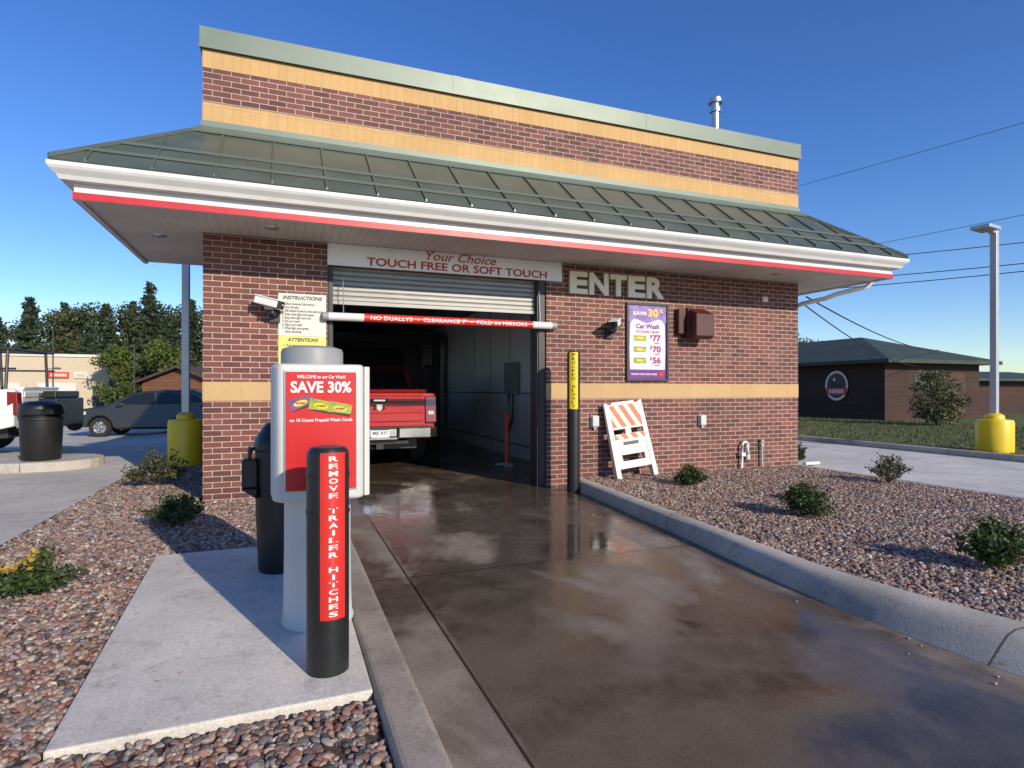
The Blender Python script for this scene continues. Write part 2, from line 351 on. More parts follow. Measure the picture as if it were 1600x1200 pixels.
# text ---------------------------------------------------------------
def tmesh(body,w=None,h=None,d=.002,bold=0.,shear=0.,spacing=1.,align='CENTER',lines=1.):
    cu=bpy.data.curves.new('lettering','FONT'); cu.body=body; cu.size=1; cu.extrude=.02; cu.offset=bold; cu.shear=shear
    cu.space_character=spacing; cu.align_x=align; cu.resolution_u=3; cu.space_line=lines
    ob=bpy.data.objects.new('lettering_tmp',cu); COL.objects.link(ob)
    dg=bpy.context.evaluated_depsgraph_get()
    me=bpy.data.meshes.new_from_object(ob.evaluated_get(dg))
    bpy.data.objects.remove(ob); bpy.data.curves.remove(cu)
    co=np.array([v.co[:] for v in me.vertices]); lo=co.min(0); hi=co.max(0); sz=hi-lo
    sx=w/sz[0] if w else h/sz[1]; sy=h/sz[1] if h else sx
    co[:,0]=(co[:,0]-(lo[0]+hi[0])/2)*sx; co[:,1]=(co[:,1]-(lo[1]+hi[1])/2)*sy; co[:,2]=(co[:,2]-lo[2])/max(sz[2],1e-6)*d
    me.vertices.foreach_set('co',co.ravel()); me.update()
    return me
FRONT=(R(90),0,0)
def text(body,mat,parent,loc,w=None,h=None,d=.002,rot=FRONT,name='lettering',**k):
    me=tmesh(body,w,h,d,**k); me.materials.clear(); me.materials.append(M[mat])
    for p in me.polygons: p.material_index=0
    o=bpy.data.objects.new(name,me); COL.objects.link(o); o.location=loc; o.rotation_euler=rot
    if parent: o.parent=parent
    return o

# ------------------------------------------------------------------ ground
def sm(t): t=max(0,min(1,t)); return t*t*(3-2*t)
def H(x,y): return -.5*sm((y-6)/12)*sm((1-x)/6)
def sheet(name,xs,ys,z,mat):
    vs=[(x,y,H(x,y)+z) for y in ys for x in xs]; n=len(xs)
    fs=[(j*n+i,j*n+i+1,(j+1)*n+i+1,(j+1)*n+i) for j in range(len(ys)-1) for i in range(n-1)]
    mb=MB(); mb.add(vs,fs); return struct(mb.obj(name,mat,recalc=False))
def rng(a,b,s):
    n=max(1,int(round((b-a)/s))); return [a+(b-a)*i/n for i in range(n+1)]
sheet('ground',[-600,-300,-150,-80,-40]+rng(-30,14,1.)+[30,60,150,300,600],[-300,-100,-40]+rng(-20,40,1.)+[60,100,200,400,700],-.16,'field')
sheet('parking_lot_pavement',[-60,-40]+rng(-30,-1.35,1.),[-30]+rng(-14,34,1.),-.02,'conc')
sheet('road',[-200,-100,-60,-30]+rng(-28,14,2)+[40],rng(36,45,1.5),-.03,'asphalt')
sheet('driveway_lane',[1.40,8.],[-30,0.0,12.6],-.10,'lane')
sheet('side_driveway_pavement',[9.2,13.4],[-30,40],-.03,'conc_r')
mb=MB(); mb.add([(13.55,-40,.03),(150,-40,.03),(150,60,.03),(13.55,60,.03)],[(0,1,2,3)])
struct(mb.obj('lawn','grass',recalc=False))
np.random.seed(21); ng_=24000
px=np.random.uniform(13.6,24,ng_); py=np.random.uniform(-6,16,ng_); hh=np.random.uniform(.03,.08,ng_); an=np.random.uniform(0,6.28,ng_); lx=np.random.normal(0,.025,(ng_,2))
V=np.empty((ng_,3,3)); V[:,0]=np.stack([px-.012*np.cos(an),py-.012*np.sin(an),np.full(ng_,.03)],1); V[:,1]=np.stack([px+.012*np.cos(an),py+.012*np.sin(an),np.full(ng_,.03)],1); V[:,2]=np.stack([px+lx[:,0],py+lx[:,1],.03+hh],1)
mb=MB(); mb.v=[tuple(v) for v in V.reshape(-1,3)]; mb.f=[(3*i,3*i+1,3*i+2) for i in range(ng_)]; mb.m=[0]*ng_
o=mb.obj('lawn_grass','grass',recalc=False); o['kind']='stuff'
# kerbs
mb=MB(); mb.box(1.24,1.42,-30,-.004,-.16,.030); struct(mb.obj('lane_kerb','curb',bevel=.03,seg=3))
mb=MB(); mb.box(13.40,13.55,-30,40,-.16,.09); struct(mb.obj('lawn_kerb','curb_lt',bevel=.03))
mb=MB(); mb.box(9.08,9.2,-30,-.004,-.16,.0); struct(mb.obj('driveway_kerb','curb_lt',bevel=.02))
path=[(4.66,-.35,.15),(4.52,-1.8,.17),(4.38,-3.2,.19),(4.22,-4.5,.24),(4.18,-5.2,.32),(4.24,-6.,.40),(4.5,-7.,.42),(5.1,-8.1,.42),(6.2,-9.2,.42),(9.1,-10.2,.42)]
def smooth_path(p,k=5):
    out=[]
    for i in range(len(p)-1):
        p0=np.array(p[max(i-1,0)]);p1=np.array(p[i]);p2=np.array(p[i+1]);p3=np.array(p[min(i+2,len(p)-1)])
        for j in range(k):
            t=j/k; out.append(.5*((2*p1)+(-p0+p2)*t+(2*p0-5*p1+4*p2-p3)*t*t+(-p0+3*p1-3*p2+p3)*t**3))
    out.append(np.array(p[-1])); return out
sp=smooth_path(path); rings=[]; back=[]
for i,p in enumerate(sp):
    d=sp[min(i+1,len(sp)-1)]-sp[max(i-1,0)]; n=np.array([-d[1],d[0]]); n/=np.linalg.norm(n)
    if n[0]<0 and i<len(sp)//2: n=-n
    if i>=len(sp)//2 and n[1]<0: n=-n
    w=p[2]; roll=max(0,(w-.18))*.75
    pr=[(0,-.16),(0,-.098),(.012+roll*.5,-.02),(.03+roll*.8,.03),(.06+roll,.048),(w-.02,.052),(w,.04),(w,-.16)]
    rings.append([(p[0]+n[0]*o,p[1]+n[1]*o,z) for o,z in pr]); back.append((p[0]+n[0]*w,p[1]+n[1]*w))
mb=MB(); mb.rings(rings); struct(mb.obj('planter_kerb','curb_lt',smooth=True))
# concrete pad
PZ=.016
mb=MB(); mb.prism([(-.04,-2.48),(1.236,-2.48),(1.236,-5.15),(.085,-5.17)],'z',-.12,PZ); struct(mb.obj('kiosk_pad_path','pad',bevel=.008))
# island
mb=MB()
poly=[(-12,3.75),(-2.75,3.75)]+[(-2.75+.7*math.sin(a),4.45-.7*math.cos(a)) for a in [R(t) for t in range(15,180,15)]]+[(-2.75,5.15),(-12,5.15)]
mb.prism(poly,'z',-.1,.13); struct(mb.obj('pump_island_pavement','curb_lt',bevel=.03))

# ------------------------------------------------------------------ building
W=9.18; D=13.
B=root('car_wash_building','single-bay brick car wash with green metal canopy roof','building')
T=.3
x0d,x1d=1.39,4.40
mb=MB()
mb.box(0,x0d,0,T,-.15,2.86); mb.box(x1d,W,0,T,-.15,2.86); mb.box(0,W,0,T,2.86,5.27)
# side wall with a row of unseen openings added to light the bay
WY0,WY1,WZ0,WZ1=2.4,8.4,1.35,2.85
mb.box(0,T,T,WY0,-.15,5.27); mb.box(0,T,WY1,D,-.15,5.27); mb.box(0,T,WY0,WY1,-.15,WZ0); mb.box(0,T,WY0,WY1,WZ1,5.27)
mb.box(W-T,W,T,D,-.15,5.27); mb.box(0,W,D,D+T,-.15,5.27)
mb.obj('wall','brick',B)
for i in range(4):  # frames for the added openings, out of view, that let skylight in
    a=WY0+i*1.5; b_=a+1.5
    mb=MB(); mb.box(.05,.12,a,a+.05,WZ0,WZ1); mb.box(.05,.12,b_-.05,b_,WZ0,WZ1); mb.box(.05,.12,a+.05,b_-.05,WZ0,WZ0+.05); mb.box(.05,.12,a+.05,b_-.05,WZ1-.05,WZ1)
    mb.obj('light_opening_frame','alu',B)
e=.004
for a,b_ in((5.06,5.275),(4.44,4.655)):
    mb=MB(); poly_o=[(-e,-e),(W+e,-e),(W+e,D),(W-T+.02,D),(W-T+.02,T-.02),(T-.02,T-.02),(T-.02,D),(-e,D)]
    mb.prism(poly_o,'z',a,b_); mb.obj('tan_block_band','tan',B)
mb=MB(); mb.box(-e,x0d+.001,-e,.2,1.162,1.385); mb.obj('tan_block_band','tanlow',B)
mb=MB(); mb.box(x1d-.001,W+e,-e,.2,1.162,1.385); mb.obj('tan_block_band','tanlow',B)
# coping
mb=MB()
mb.box(-.03,W+.03,-.035,T+.03,5.285,5.52); mb.box(-.03,T+.03,T+.031,D,5.285,5.52); mb.box(W-T-.03,W+.03,T+.031,D,5.285,5.52)
for x in rng(0,W,3.05)[1:-1]: mb.box(x-.05,x+.05,-.039,-.03,5.287,5.522)
mb.box(-.045,W+.045,-.05,-.036,5.272,5.29)
mb.obj('parapet_coping','green_coping',B)
mb=MB(); mb.box(T,W-T,T,D,4.7,4.8); mb.obj('roof_deck','intdark',B)
def swp(mb,prof,mi=0,yend=2.1):
    rings=[]
    for k in range(4):
        r=[]
        for o,z in prof:
            r.append([(-o,yend,z),(-o,-o,z),(W+o,-o,z),(W+o,yend,z)][k])
        rings.append(r)
    mb.rings(rings,mi=mi)
def rz(o): return 3.425+(1.14-o)*(4.33-3.425)/1.14
mb=MB(); swp(mb,[(1.14,3.425),(.0,4.33),(.0,4.27),(1.10,3.39)])
for xs in((0,-1.1),(W,W+1.1)):
    mb.prism([(xs[0],3.16),(xs[0],4.26),(xs[1],3.40),(xs[1]*.88+xs[0]*.12,3.16)],'y',2.08,2.098)
def rib(p0,p1,t,up=.028):
    p0=Vector(p0);p1=Vector(p1);t=Vector(t)*.009; u=Vector((0,0,up))
    mb.add([p0-t,p0+t,p1+t,p1-t,p0-t+u,p0+t+u,p1+t+u,p1-t+u],[(0,1,2,3),(4,5,6,7),(0,1,5,4),(1,2,6,5),(2,3,7,6),(3,0,4,7)])
x=-.85
seamx=[]
while x<W+1.1:
    top=0 if 0<=x<=W else (-x if x<0 else x-W)
    if top<1.0:
        rib((x,-1.135,rz(1.135)),(x,-top,rz(top)),(1,0,0)); seamx.append(x)
    x+=.54
for y in (-.6,-.1,.45,1.,1.55):
    top=0 if y>=0 else -y
    rib((-1.135,y,rz(1.135)),(-top,y,rz(top)),(0,1,0)); rib((W+1.135,y,rz(1.135)),(W+top,y,rz(top)),(0,1,0))
for sx,cx in((-1,0),(1,W)):
    rib((cx+sx*1.135,-1.135,rz(1.135)),(cx,0,rz(0)),(.8,.8*sx,0),.045)
mb.obj('canopy_roof','green',B,bevel=0)
mb=MB()
swp(mb,[(.0,4.34),(.10,4.265),(.11,4.29),(.022,4.37),(.015,4.44),(.0,4.44)])
mb.obj('roof_flashing','green_coping',B)
for off,up in((.92,.032),(.68,.032)):
    mb=MB()
    z=rz(off)+up
    swp(mb,[(off-.008,z-.012),(off+.008,z-.022),(off+.011,z+.006),(off-.005,z+.014)],yend=1.9)
    mb.obj('snow_guard_rail','rail',B)
# gutter, fascia
mb=MB(); swp(mb,[(.985,3.26),(1.07,3.262),(1.09,3.30),(1.135,3.345),(1.15,3.37),(1.15,3.405),(1.128,3.405),(1.126,3.38),(1.0,3.30),(1.0,3.41),(.985,3.41)])
o=mb.obj('gutter','white',B)
mb=MB(); swp(mb,[(.94,3.105),(.98,3.105),(.98,3.42),(.94,3.42)]); mb.obj('fascia','white',B)
mb=MB(); swp(mb,[(.9815,3.105),(.990,3.105),(.990,3.174),(.9815,3.174)]); mb.obj('red_fascia_stripe','red',B)
mb=MB()
z=3.13
def qd(ps,mi):
    mb.add([(p[0],p[1],z) for p in ps]+[(p[0],p[1],z+.02) for p in ps],[(0,1,2,3),(7,6,5,4),(0,1,5,4),(1,2,6,5),(2,3,7,6),(3,0,4,7)],mi)
q=.94
qd([(-q,-q),(W+q,-q),(W,-.002),(0,-.002)],0)
qd([(-q,-q),(-.002,0),(-.002,2.09),(-q,2.09)],1)
qd([(W+q,-q),(W+q,2.09),(W+.002,2.09),(W+.002,0)],1)
mb.obj('soffit',['soffx','soffy'],B)
for (lx_,ly_) in((-.5,.35),(.75,-.5),(5.6,-.5),(8.2,-.5)):
    mb=MB(); mb.lathe([(.0,-.012),(.045,-.012),(.05,-.002),(.085,-.006),(.09,0.006)],20,(lx_,ly_,3.13)); mb.obj('soffit_light','alu',B,smooth=True)
mb=MB(); mb.tube([(W+1.05,-.6,3.28),(W+1.05,-.6,3.16),(W+.98,-.55,3.05),(W+.55,-.3,2.93),(W+.40,-.2,2.86),(W+.2,.1,2.80),(W+.06,.3,2.68),(W+.06,.3,.1)],.04,10); mb.obj('downspout','white',B,smooth=True)
mb=MB(); mb.box(W+.03,W+.36,-.14,-.06,.0,.05); mb.obj('downspout_shoe','white',B,bevel=.01)
# bay interior
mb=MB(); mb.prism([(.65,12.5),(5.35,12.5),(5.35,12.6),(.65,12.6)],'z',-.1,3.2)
mb.box(.55,.649,T,WY0,-.1,3.2); mb.box(.55,.649,WY1,12.6,-.1,3.2); mb.box(.55,.649,WY0,WY1,-.1,WZ0); mb.box(.55,.649,WY0,WY1,WZ1,3.2)  # inner wall repeats the added light openings
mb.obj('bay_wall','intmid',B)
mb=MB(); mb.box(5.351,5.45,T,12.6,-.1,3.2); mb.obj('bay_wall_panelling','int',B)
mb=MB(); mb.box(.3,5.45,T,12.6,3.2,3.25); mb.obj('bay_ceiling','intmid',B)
mb=MB(); mb.box(1.2,4.7,12.44,12.49,-.08,2.7)
for i in range(5): mb.box(1.2,4.7,12.42,12.44,.45*i+.3,.45*i+.33)
mb.obj('exit_door','dark',B)
mb=MB()
for zc in(.15,1.2): mb.box(5.33,5.349,T+.2,12.4,zc,zc+.03)
for yc in(1.5,2.72,3.94,5.16,6.38): mb.box(5.342,5.349,yc,yc+.02,-.05,3.15)
mb.obj('wall_trim','greycap',B)
# overhead door
mb=MB()
ds=x0d+.02; de=x1d-.02
zz=2.43
pr=[]
while zz<2.84:
    pr+= [(.135,zz),(.118,zz+.012),(.118,zz+.05),(.135,zz+.062)]; zz+=.065
pr+=[(.16,zz),(.16,2.43)]
mb.prism(pr,'x',ds,de); mb.box(ds,de,.10,.17,2.385,2.43)
mb.obj('roll_up_door','slat',B)
for a,b_ in((x0d+.001,x0d+.07),(x1d-.13,x1d-.001)):
    mb=MB(); mb.box(a,b_,.03,.28,-.1,2.855); mb.box(a+.02,b_-.02,.015,.03,-.1,2.855); mb.obj('door_track','dark',B)
# vent hood on wall
mb=MB(); mb.prism([(-.02,2.13),(-.02,2.56),(-.12,2.56),(-.32,2.46),(-.32,2.12),(-.24,2.07)],'x',6.78,7.12)
mb.box(6.62,6.76,-.10,-.003,2.16,2.56); mb.box(6.76,6.79,-.14,-.003,2.10,2.57)
mb.obj('exhaust_vent_hood','brown',B,bevel=.012)
for (ax,az) in((5.17,.82),(7.12,.80)):
    mb=MB(); mb.box(ax-.065,ax+.065,-.03,-.002,az-.09,az+.09); mb.box(ax-.055,ax+.055,-.075,-.03,az-.075,az+.085); mb.box(ax-.02,ax+.02,-.05,-.02,az-.12,az-.08)
    mb.obj('outlet_box','grey',B,bevel=.012)
mb=MB(); mb.box(8.36,8.46,-.05,-.002,2.76,2.86,0); mb.box(8.385,8.435,-.065,-.05,2.84,2.87,1); mb.obj('alarm_box',['inkw','red'],B,bevel=.006)
mb=MB(); mb.tube([(7.9,-.06,.0),(7.9,-.06,.38),(7.93,-.06,.43),(7.99,-.06,.43),(8.02,-.06,.38),(8.02,-.06,.22)],.022,10); mb.box(7.86,7.94,-.1,-.02,.2,.26); mb.cyl((8.02,-.06,.22),(8.02,-.06,.15),.035); mb.cyl((7.9,-.002,.3),(7.9,-.06,.3),.012)
mb.obj('water_pipe','white',B,smooth=True)
mb=MB(); mb.tube([(8.33,-.05,.0),(8.33,-.05,.42)],.018,8); mb.cyl((8.33,-.05,.42),(8.33,-.05,.46),.03); mb.box(8.30,8.36,-.07,-.002,.36,.39); mb.obj('water_pipe','galv',B,smooth=True)
mb=MB(); mb.lathe([(.075,4.8),(.075,6.35),(.10,6.36),(.10,6.44),(.075,6.45),(.075,6.52),(.125,6.53),(.125,6.60),(.02,6.66)],24,(8.25,1.0,0)); mb.obj('flue_pipe','steel',B,smooth=True)

# bay equipment
S=root('bay_guide_post','slim orange guide post on a steel base inside the wash bay','post',(4.62,2.2,-.1))
mb=MB(); mb.cyl((0,0,.04),(0,0,.97),.036); mb.obj('post','postorange',S,smooth=True)
mb=MB(); mb.box(-.08,.08,-.1,.1,.005,.04); mb.cyl((-.22,0,.05),(.08,0,.05),.025); mb.obj('base_plate','galv',S)
S=root('wash_gantry','dark overhead wash arch with spray arms in the bay','car wash machine',(3,9.0,-.1))
mb=MB(); mb.box(-1.9,-1.7,-.15,.15,0,2.7); mb.box(1.9,2.1,-.15,.15,0,2.7); mb.box(-1.9,2.1,-.2,.2,2.7,2.95); mb.obj('frame','dark',S,bevel=.02)
for sx in(-1.55,1.75):
    mb=MB(); mb.lathe([(.05,.2),(.22,.3),(.25,1.2),(.22,2.0),(.05,2.1)],14,(sx,0,0)); mb.obj('brush','intdark',S)
S=root('wall_control_box','grey control box with hose on the bay wall','control box',(5.33,3.6,1.5))
mb=MB(); mb.box(-.15,0,-.25,.25,-.3,.35); mb.box(-.16,-.15,-.2,.2,-.2,.25); mb.obj('box','greycap',S,bevel=.02)
mb=MB(); mb.tube([(-.08,-.1,-.3),(-.1,-.12,-.8),(-.15,0,-1.1),(-.1,.15,-.9),(-.08,.15,-.3)],.02,8); mb.obj('hose','black',S,smooth=True)

# signs -------------------------------------------------------------
S=root('header_sign','white header sign with red lettering above the bay door','sign',(3.0,-.005,3.0))
mb=MB(); mb.box(-1.60,1.62,-.03,0,-.145,.125,0); mb.box(-1.61,-1.60,-.035,0,-.15,.13,1); mb.box(1.62,1.63,-.035,0,-.15,.13,1)
mb.obj('panel',['signw','alu'],S)
text('Your Choice','signred',S,(.13,-.033,.067),w=.98,h=.115,shear=.3,bold=.005)
text('TOUCH FREE OR SOFT TOUCH','signred',S,(.13,-.033,-.068),w=2.52,h=.105,bold=.022)
S=root('clearance_bar','white hanging clearance bar with red warning strip','clearance bar',(2.93,-.06,2.205))
mb=MB(); mb.cyl((-1.55,0,0),(1.52,0,0),.052,n=20); mb.obj('bar','white',S,smooth=True)
mb=MB(); mb.lathe([(.054,-1.1),(.054,1.22)],20,cap=False); mb.obj('red_strip','striper',S,rot=(0,R(90),0),smooth=True)
text("NO DUALLYS  •  CLEARANCE 7'  •  FOLD IN MIRRORS",'inkw',S,(.05,-.0545,0),w=2.14,h=.054,bold=.005,spacing=1.08)
for sx in(-1.35,1.35):
    mb=MB(); mb.cyl((sx,0,.05),(sx,.05,.50),.006,n=6); mb.obj('hanger','alu',S)
for sx in(1.56,-1.565):
    mb=MB(); mb.cyl((sx-.035,0,0),(sx+.035,0,0),.055,n=16); mb.obj('end_cap','greycap',S)

S=root('instruction_sign','white and yellow instruction sheet beside the bay door','sign',(1.10,-.005,2.03))
mb=MB(); mb.box(-.28,.275,-.012,0,-.08,.44); mb.obj('white_panel','sheet',S)
mb=MB(); mb.box(-.28,.275,-.012,0,-.43,-.082); mb.obj('yellow_panel','yellowsheet',S)
text('INSTRUCTIONS','ink',S,(0,-.0125,.39),w=.46,h=.045,shear=.25,bold=.03)
L_=['1. Lower antennas, fold mirrors,\n    turn off radio.','2. Pull vehicle forward to the wash area.','3. Enter when light turns green.','4. Stop when light turns red.','5. Put car in park.','6. Enjoy your wash!','7. When light turns green,\n    drive out slowly.']
text('\n'.join(L_),'ink',S,(0,-.0125,.14),w=.47,h=.38,align='LEFT',bold=.012)
text('ATTENTION!','ink',S,(0,-.0125,-.125),w=.36,h=.045,shear=.25,bold=.03)
text('1. Dual wheel and oversized\n    vehicles are PROHIBITED.\n2. Not responsible for damage to\n    loose or worn equipment.\n3. Remove trailer hitches.','ink',S,(0,-.0125,-.27),w=.46,h=.18,align='LEFT',bold=.012)

S=root('enter_sign','raised cream metal capital letters spelling ENTER on brick','sign',(4.75,-.003,2.855))
wd=[.295,.325,.29,.30,.32]; xx=0
for ch,w_ in zip('ENTER',wd):
    text(ch,'gold',S,(xx+w_/2,0,0),w=w_,h=.325,d=.05,bold=.045,name='letter'); xx+=w_+.026

S=root('price_poster','purple framed poster of wash card prices on the brick wall','poster',(6.10,-.004,2.02))
mb=MB()
for b_ in((-.38,.38,-.6,-.565),(-.38,.38,.565,.6)): mb.box(b_[0],b_[1],-.035,0,b_[2],b_[3])
mb.box(-.38,-.345,-.035,0,-.565,.565); mb.box(.345,.38,-.035,0,-.565,.565); mb.obj('frame','dark',S,bevel=.004)
mb=MB(); mb.box(-.345,.345,-.015,0,-.565,.30,0); mb.box(-.345,.345,-.015,0,.30,.565,1); mb.obj('poster_sheet',['purple','violet'],S)
mb=MB()
pl=[(-.315,-.42),(.315,-.42),(.325,-.1),(.315,.28)]+[(.315-.63*i/10,.325+.03*math.sin(i*.9)) for i in range(1,10)]+[(-.315,.28),(-.325,-.1)]
mb.prism(pl,'y',-.017,-.0155); mb.obj('white_panel','lav',S)
text('SAVE','inkw',S,(-.14,-.016,.44),w=.24,h=.055,bold=.03)
text('30','amber',S,(.10,-.016,.455),w=.19,h=.12,bold=.04)
text('%','amber',S,(.25,-.016,.485),w=.07,h=.06,bold=.03)
text('Car Wash','purple',S,(0,-.0175,.245),w=.42,h=.075,bold=.03)
text('10 Count Cards','magenta',S,(0,-.0175,.165),w=.40,h=.042,bold=.02)
for i,pz in enumerate((.06,-.11,-.28)):
    mb=MB(); mb.box(-.25,-.03,-.019,-.0175,pz-.042,pz+.042,0)
    mb.prism([(-.14+.07*math.cos(t),pz+.022*math.sin(t)) for t in [2*math.pi*j/18 for j in range(18)]],'y',-.0205,-.0192,1)
    mb.obj('card_picture',['cardg','amber'],S)
    text('$','magenta',S,(.06,-.0175,pz+.03),w=.035,h=.06,bold=.03)
    text(('77','70','56')[i],'magenta',S,(.165,-.0175,pz+.005),w=.15,h=.10,bold=.04)
    text('each','magenta',S,(.17,-.0175,pz-.07),w=.08,h=.025,bold=.02)
text('PREPAID WASH CARDS INSIDE','inkw',S,(-.06,-.016,-.49),w=.46,h=.03,bold=.02)
mb=MB(); mb.prism([(.21,-.45),(.29,-.45),(.29,-.50),(.25,-.54),(.21,-.50)],'y',-.018,-.0155); mb.obj('shield_mark','striper',S)

# security cameras
def seccam(loc,yaw,pitch,length,grp,hx=0):
    S=root('security_camera','white bullet security camera on a dark wall bracket','camera',loc,group=grp)
    rot=(0,pitch,yaw); hl=(hx,-.20,.13)
    mb=MB(); mb.box(-length/2+.05,length/2,-.055,.055,-.045,.045); mb.obj('housing','white',S,loc=hl,rot=rot,bevel=.012)
    mb=MB(); mb.prism([(-.065,.045),(.065,.045),(.062,.056),(-.062,.056)],'x',-length/2-.05,length/2+.0); mb.obj('sun_shield','white',S,loc=hl,rot=rot)
    mb=MB(); mb.box(-length/2,-length/2+.05,-.052,.052,-.044,.044,0); mb.cyl((-length/2-.012,0,0),(-length/2,0,0),.036,n=18,mi=1); mb.obj('lens_collar',['dark','glass'],S,loc=hl,rot=rot,bevel=.004)
    mb=MB(); mb.box(-.06,.06,-.05,0,-.08,.07); mb.tube([(0,-.02,0),(0,-.12,.0),(hx*.5,-.2,.02),(hx,-.20,.08)],.026,8); mb.box(hx-.05,hx+.05,-.25,-.15,.04,.09); mb.obj('bracket','dark',S)
seccam((.78,-.002,2.19),R(165),R(-14),.32,'security cameras on the front wall',-.06)
seccam((5.42,-.002,2.14),R(48),R(-14),.28,'security cameras on the front wall')

# ------------------------------------------------------------------ kiosk
K=root('pay_kiosk','light grey pay kiosk with red promotional poster on concrete pad','kiosk',(1.06,-4.22,PZ))
mb=MB(); mb.lathe([(.195,0),(.195,.012),(.187,.03),(.182,.15),(.178,.40),(.178,.72)],36,sy=1.1); mb.obj('pedestal','grey',K,smooth=True)
mb=MB()
hp=[(-.245,-.05),(-.235,-.21),(-.20,-.27),(.195,-.27),(.225,-.24),(.225,.16),(.19,.2),(-.19,.2),(-.245,.15)]
mb.prism(hp,'z',.70,1.415); mb.obj('cabinet','grey',K,bevel=.028,seg=4,smooth=True)
mb=MB(); mb.prism([(.227,-.235),(.255,-.22),(.262,-.18),(.262,.1),(.227,.12)],'z',.71,1.405); mb.box(.262,.266,-.14,.06,.95,1.32,1); mb.obj('card_reader_panel',['grey','dark'],K,bevel=.008)
mb=MB(); mb.lathe([(.165,1.41),(.165,1.485),(.158,1.505),(.12,1.518),(.06,1.522)],36,(-.03,-.02,0),sx=1.,sy=1.15); mb.obj('cap','greycap',K,smooth=True)
mb=MB(); mb.box(-.178,.184,-.282,-.271,.755,1.38); mb.obj('poster_frame','alu',K,bevel=.003)
mb=MB(); mb.box(-.172,.178,-.286,-.2825,.762,1.373); mb.obj('poster_sheet','posterred',K)
cx=.003; fy=-.2865
text('WELCOME to our Car Wash!','inkw',K,(cx,fy,1.348),w=.24,h=.017,bold=.02)
text('SAVE 30%','inkw',K,(cx,fy,1.295),w=.30,h=.060,bold=.03)
for i,(ax,az,mt) in enumerate(((-.10,1.212,'cardb'),(0.,1.197,'cardg'),(.095,1.182,'cardg'))):
    mb=MB(); mb.box(-.058,.058,-.0015,0,-.030,.030,0); mb.prism([(.036*math.cos(t),.014*math.sin(t)) for t in [2*math.pi*j/16 for j in range(16)]],'y',-.0028,-.0016,1)
    mb.prism([(-.058,-.03),(.058,-.03),(.058,-.018),(-.03,-.024)],'y',-.0024,-.0016,2)
    mb.obj('card_picture',[mt,'amber' if i!=1 else 'yellow','ink'],K,loc=(ax+0,fy-.0005-.001*i,az),rot=(0,R(-18 if i==0 else 12),0))
    text('WASH','ink',K,(ax,fy-.0035-.001*i,az),w=.046,h=.011,bold=.02)
text('on 10 Count Prepaid Wash Cards','inkw',K,(cx,fy,1.122),w=.31,h=.022,bold=.02)

# ------------------------------------------------------------------ bollards
def bollard(loc,r,h,body,strip_mat,ink,ang,z0,z1,halfang,lw,label,bmat='black',band=True,lh=.66,bold=.012):
    S=root('bollard',label,'bollard',loc,group='bollards with vertical warning lettering beside the lane')
    mb=MB(); mb.lathe([(r*1.0,0),(r,h-.05),(r*.97,h-.025),(r*.8,h-.006),(r*.4,h),(.001,h+.001)],36)
    if band:
        for zb in(h-.13,h-.30): mb.lathe([(r+.001,zb-.008),(r+.004,zb-.005),(r+.004,zb+.005),(r+.001,zb+.008)],36,cap=False)
    mb.obj('sleeve',bmat,S,smooth=True)
    mb=MB(); n=16; vs=[];fs=[]
    for i in range(n+1):
        a=ang-halfang+2*halfang*i/n
        for rr in(r+.0005,r+.005):
            for z in(z0,z1): vs.append((rr*math.cos(a),rr*math.sin(a),z))
    for i in range(n):
        o=i*4;p=o+4
        fs+=[(o+2,p+2,p+3,o+3),(o,p,p+1,o+1)[::-1],(o,p,p+2,o+2),(o+1,p+1,p+3,o+3)]
    fs+=[(0,1,3,2),(n*4,n*4+1,n*4+3,n*4+2)]
    mb.add(vs,fs); mb.obj('warning_strip',strip_mat,S,smooth=True)
    pitch=(z1-z0-.02)/len(body)
    big=MB()
    for i,chh in enumerate(body):
        if chh==' ': continue
        me=tmesh(chh,w=lw if chh!='I' else lw*.28,h=pitch*lh,d=.001,bold=bold)
        off=z1-.01-pitch*(i+.5)
        co=np.array([v.co[:] for v in me.vertices])
        a=ang+co[:,0]/r; q=r+.0052+co[:,2]
        out=np.stack([q*np.cos(a),q*np.sin(a),co[:,1]+off],1)
        big.add([tuple(p) for p in out],[tuple(p.vertices) for p in me.polygons]); bpy.data.meshes.remove(me)
    big.obj('lettering',ink,S)
    return S
bollard((1.07,-4.88,PZ),.094,1.025,'REMOVE TRAILER HITCHES','striper','inkw',R(-80),.255,1.0,R(34),.038,'black bollard with red vertical warning strip on concrete pad',lh=.70,bold=.02)
bollard((4.57,-.52,-.1),.088,1.92,'PROCEED SLOWLY','yellow','ink',R(-117),1.13,1.90,R(40),.045,'tall black bollard with yellow warning strip at bay door',lh=.74,bold=.02)

# black waste bin behind kiosk
S=root('waste_bin','black waste bin with squeegee holder behind the kiosk','bin',(.86,-3.18,PZ))
mb=MB(); mb.lathe([(.14,0),(.15,.02),(.165,.45),(.17,.85),(.18,.86),(.18,.90),(.16,.95),(.10,1.04),(.02,1.06)],32); mb.obj('body','black',S,smooth=True)
mb=MB(); mb.box(-.25,-.15,-.10,.04,.60,.80); mb.prism([(-.26,.60),(-.15,.52),(-.15,.60)],'y',-.11,.05); mb.obj('squeegee_holder','black',S,bevel=.015)
mb=MB(); mb.cyl((-.20,-.04,.7),(-.20,-.04,.84),.012,n=8); mb.cyl((-.20,-.04,.84),(-.19,-.04,.88),.018,n=8); mb.obj('squeegee_handle','dark',S)
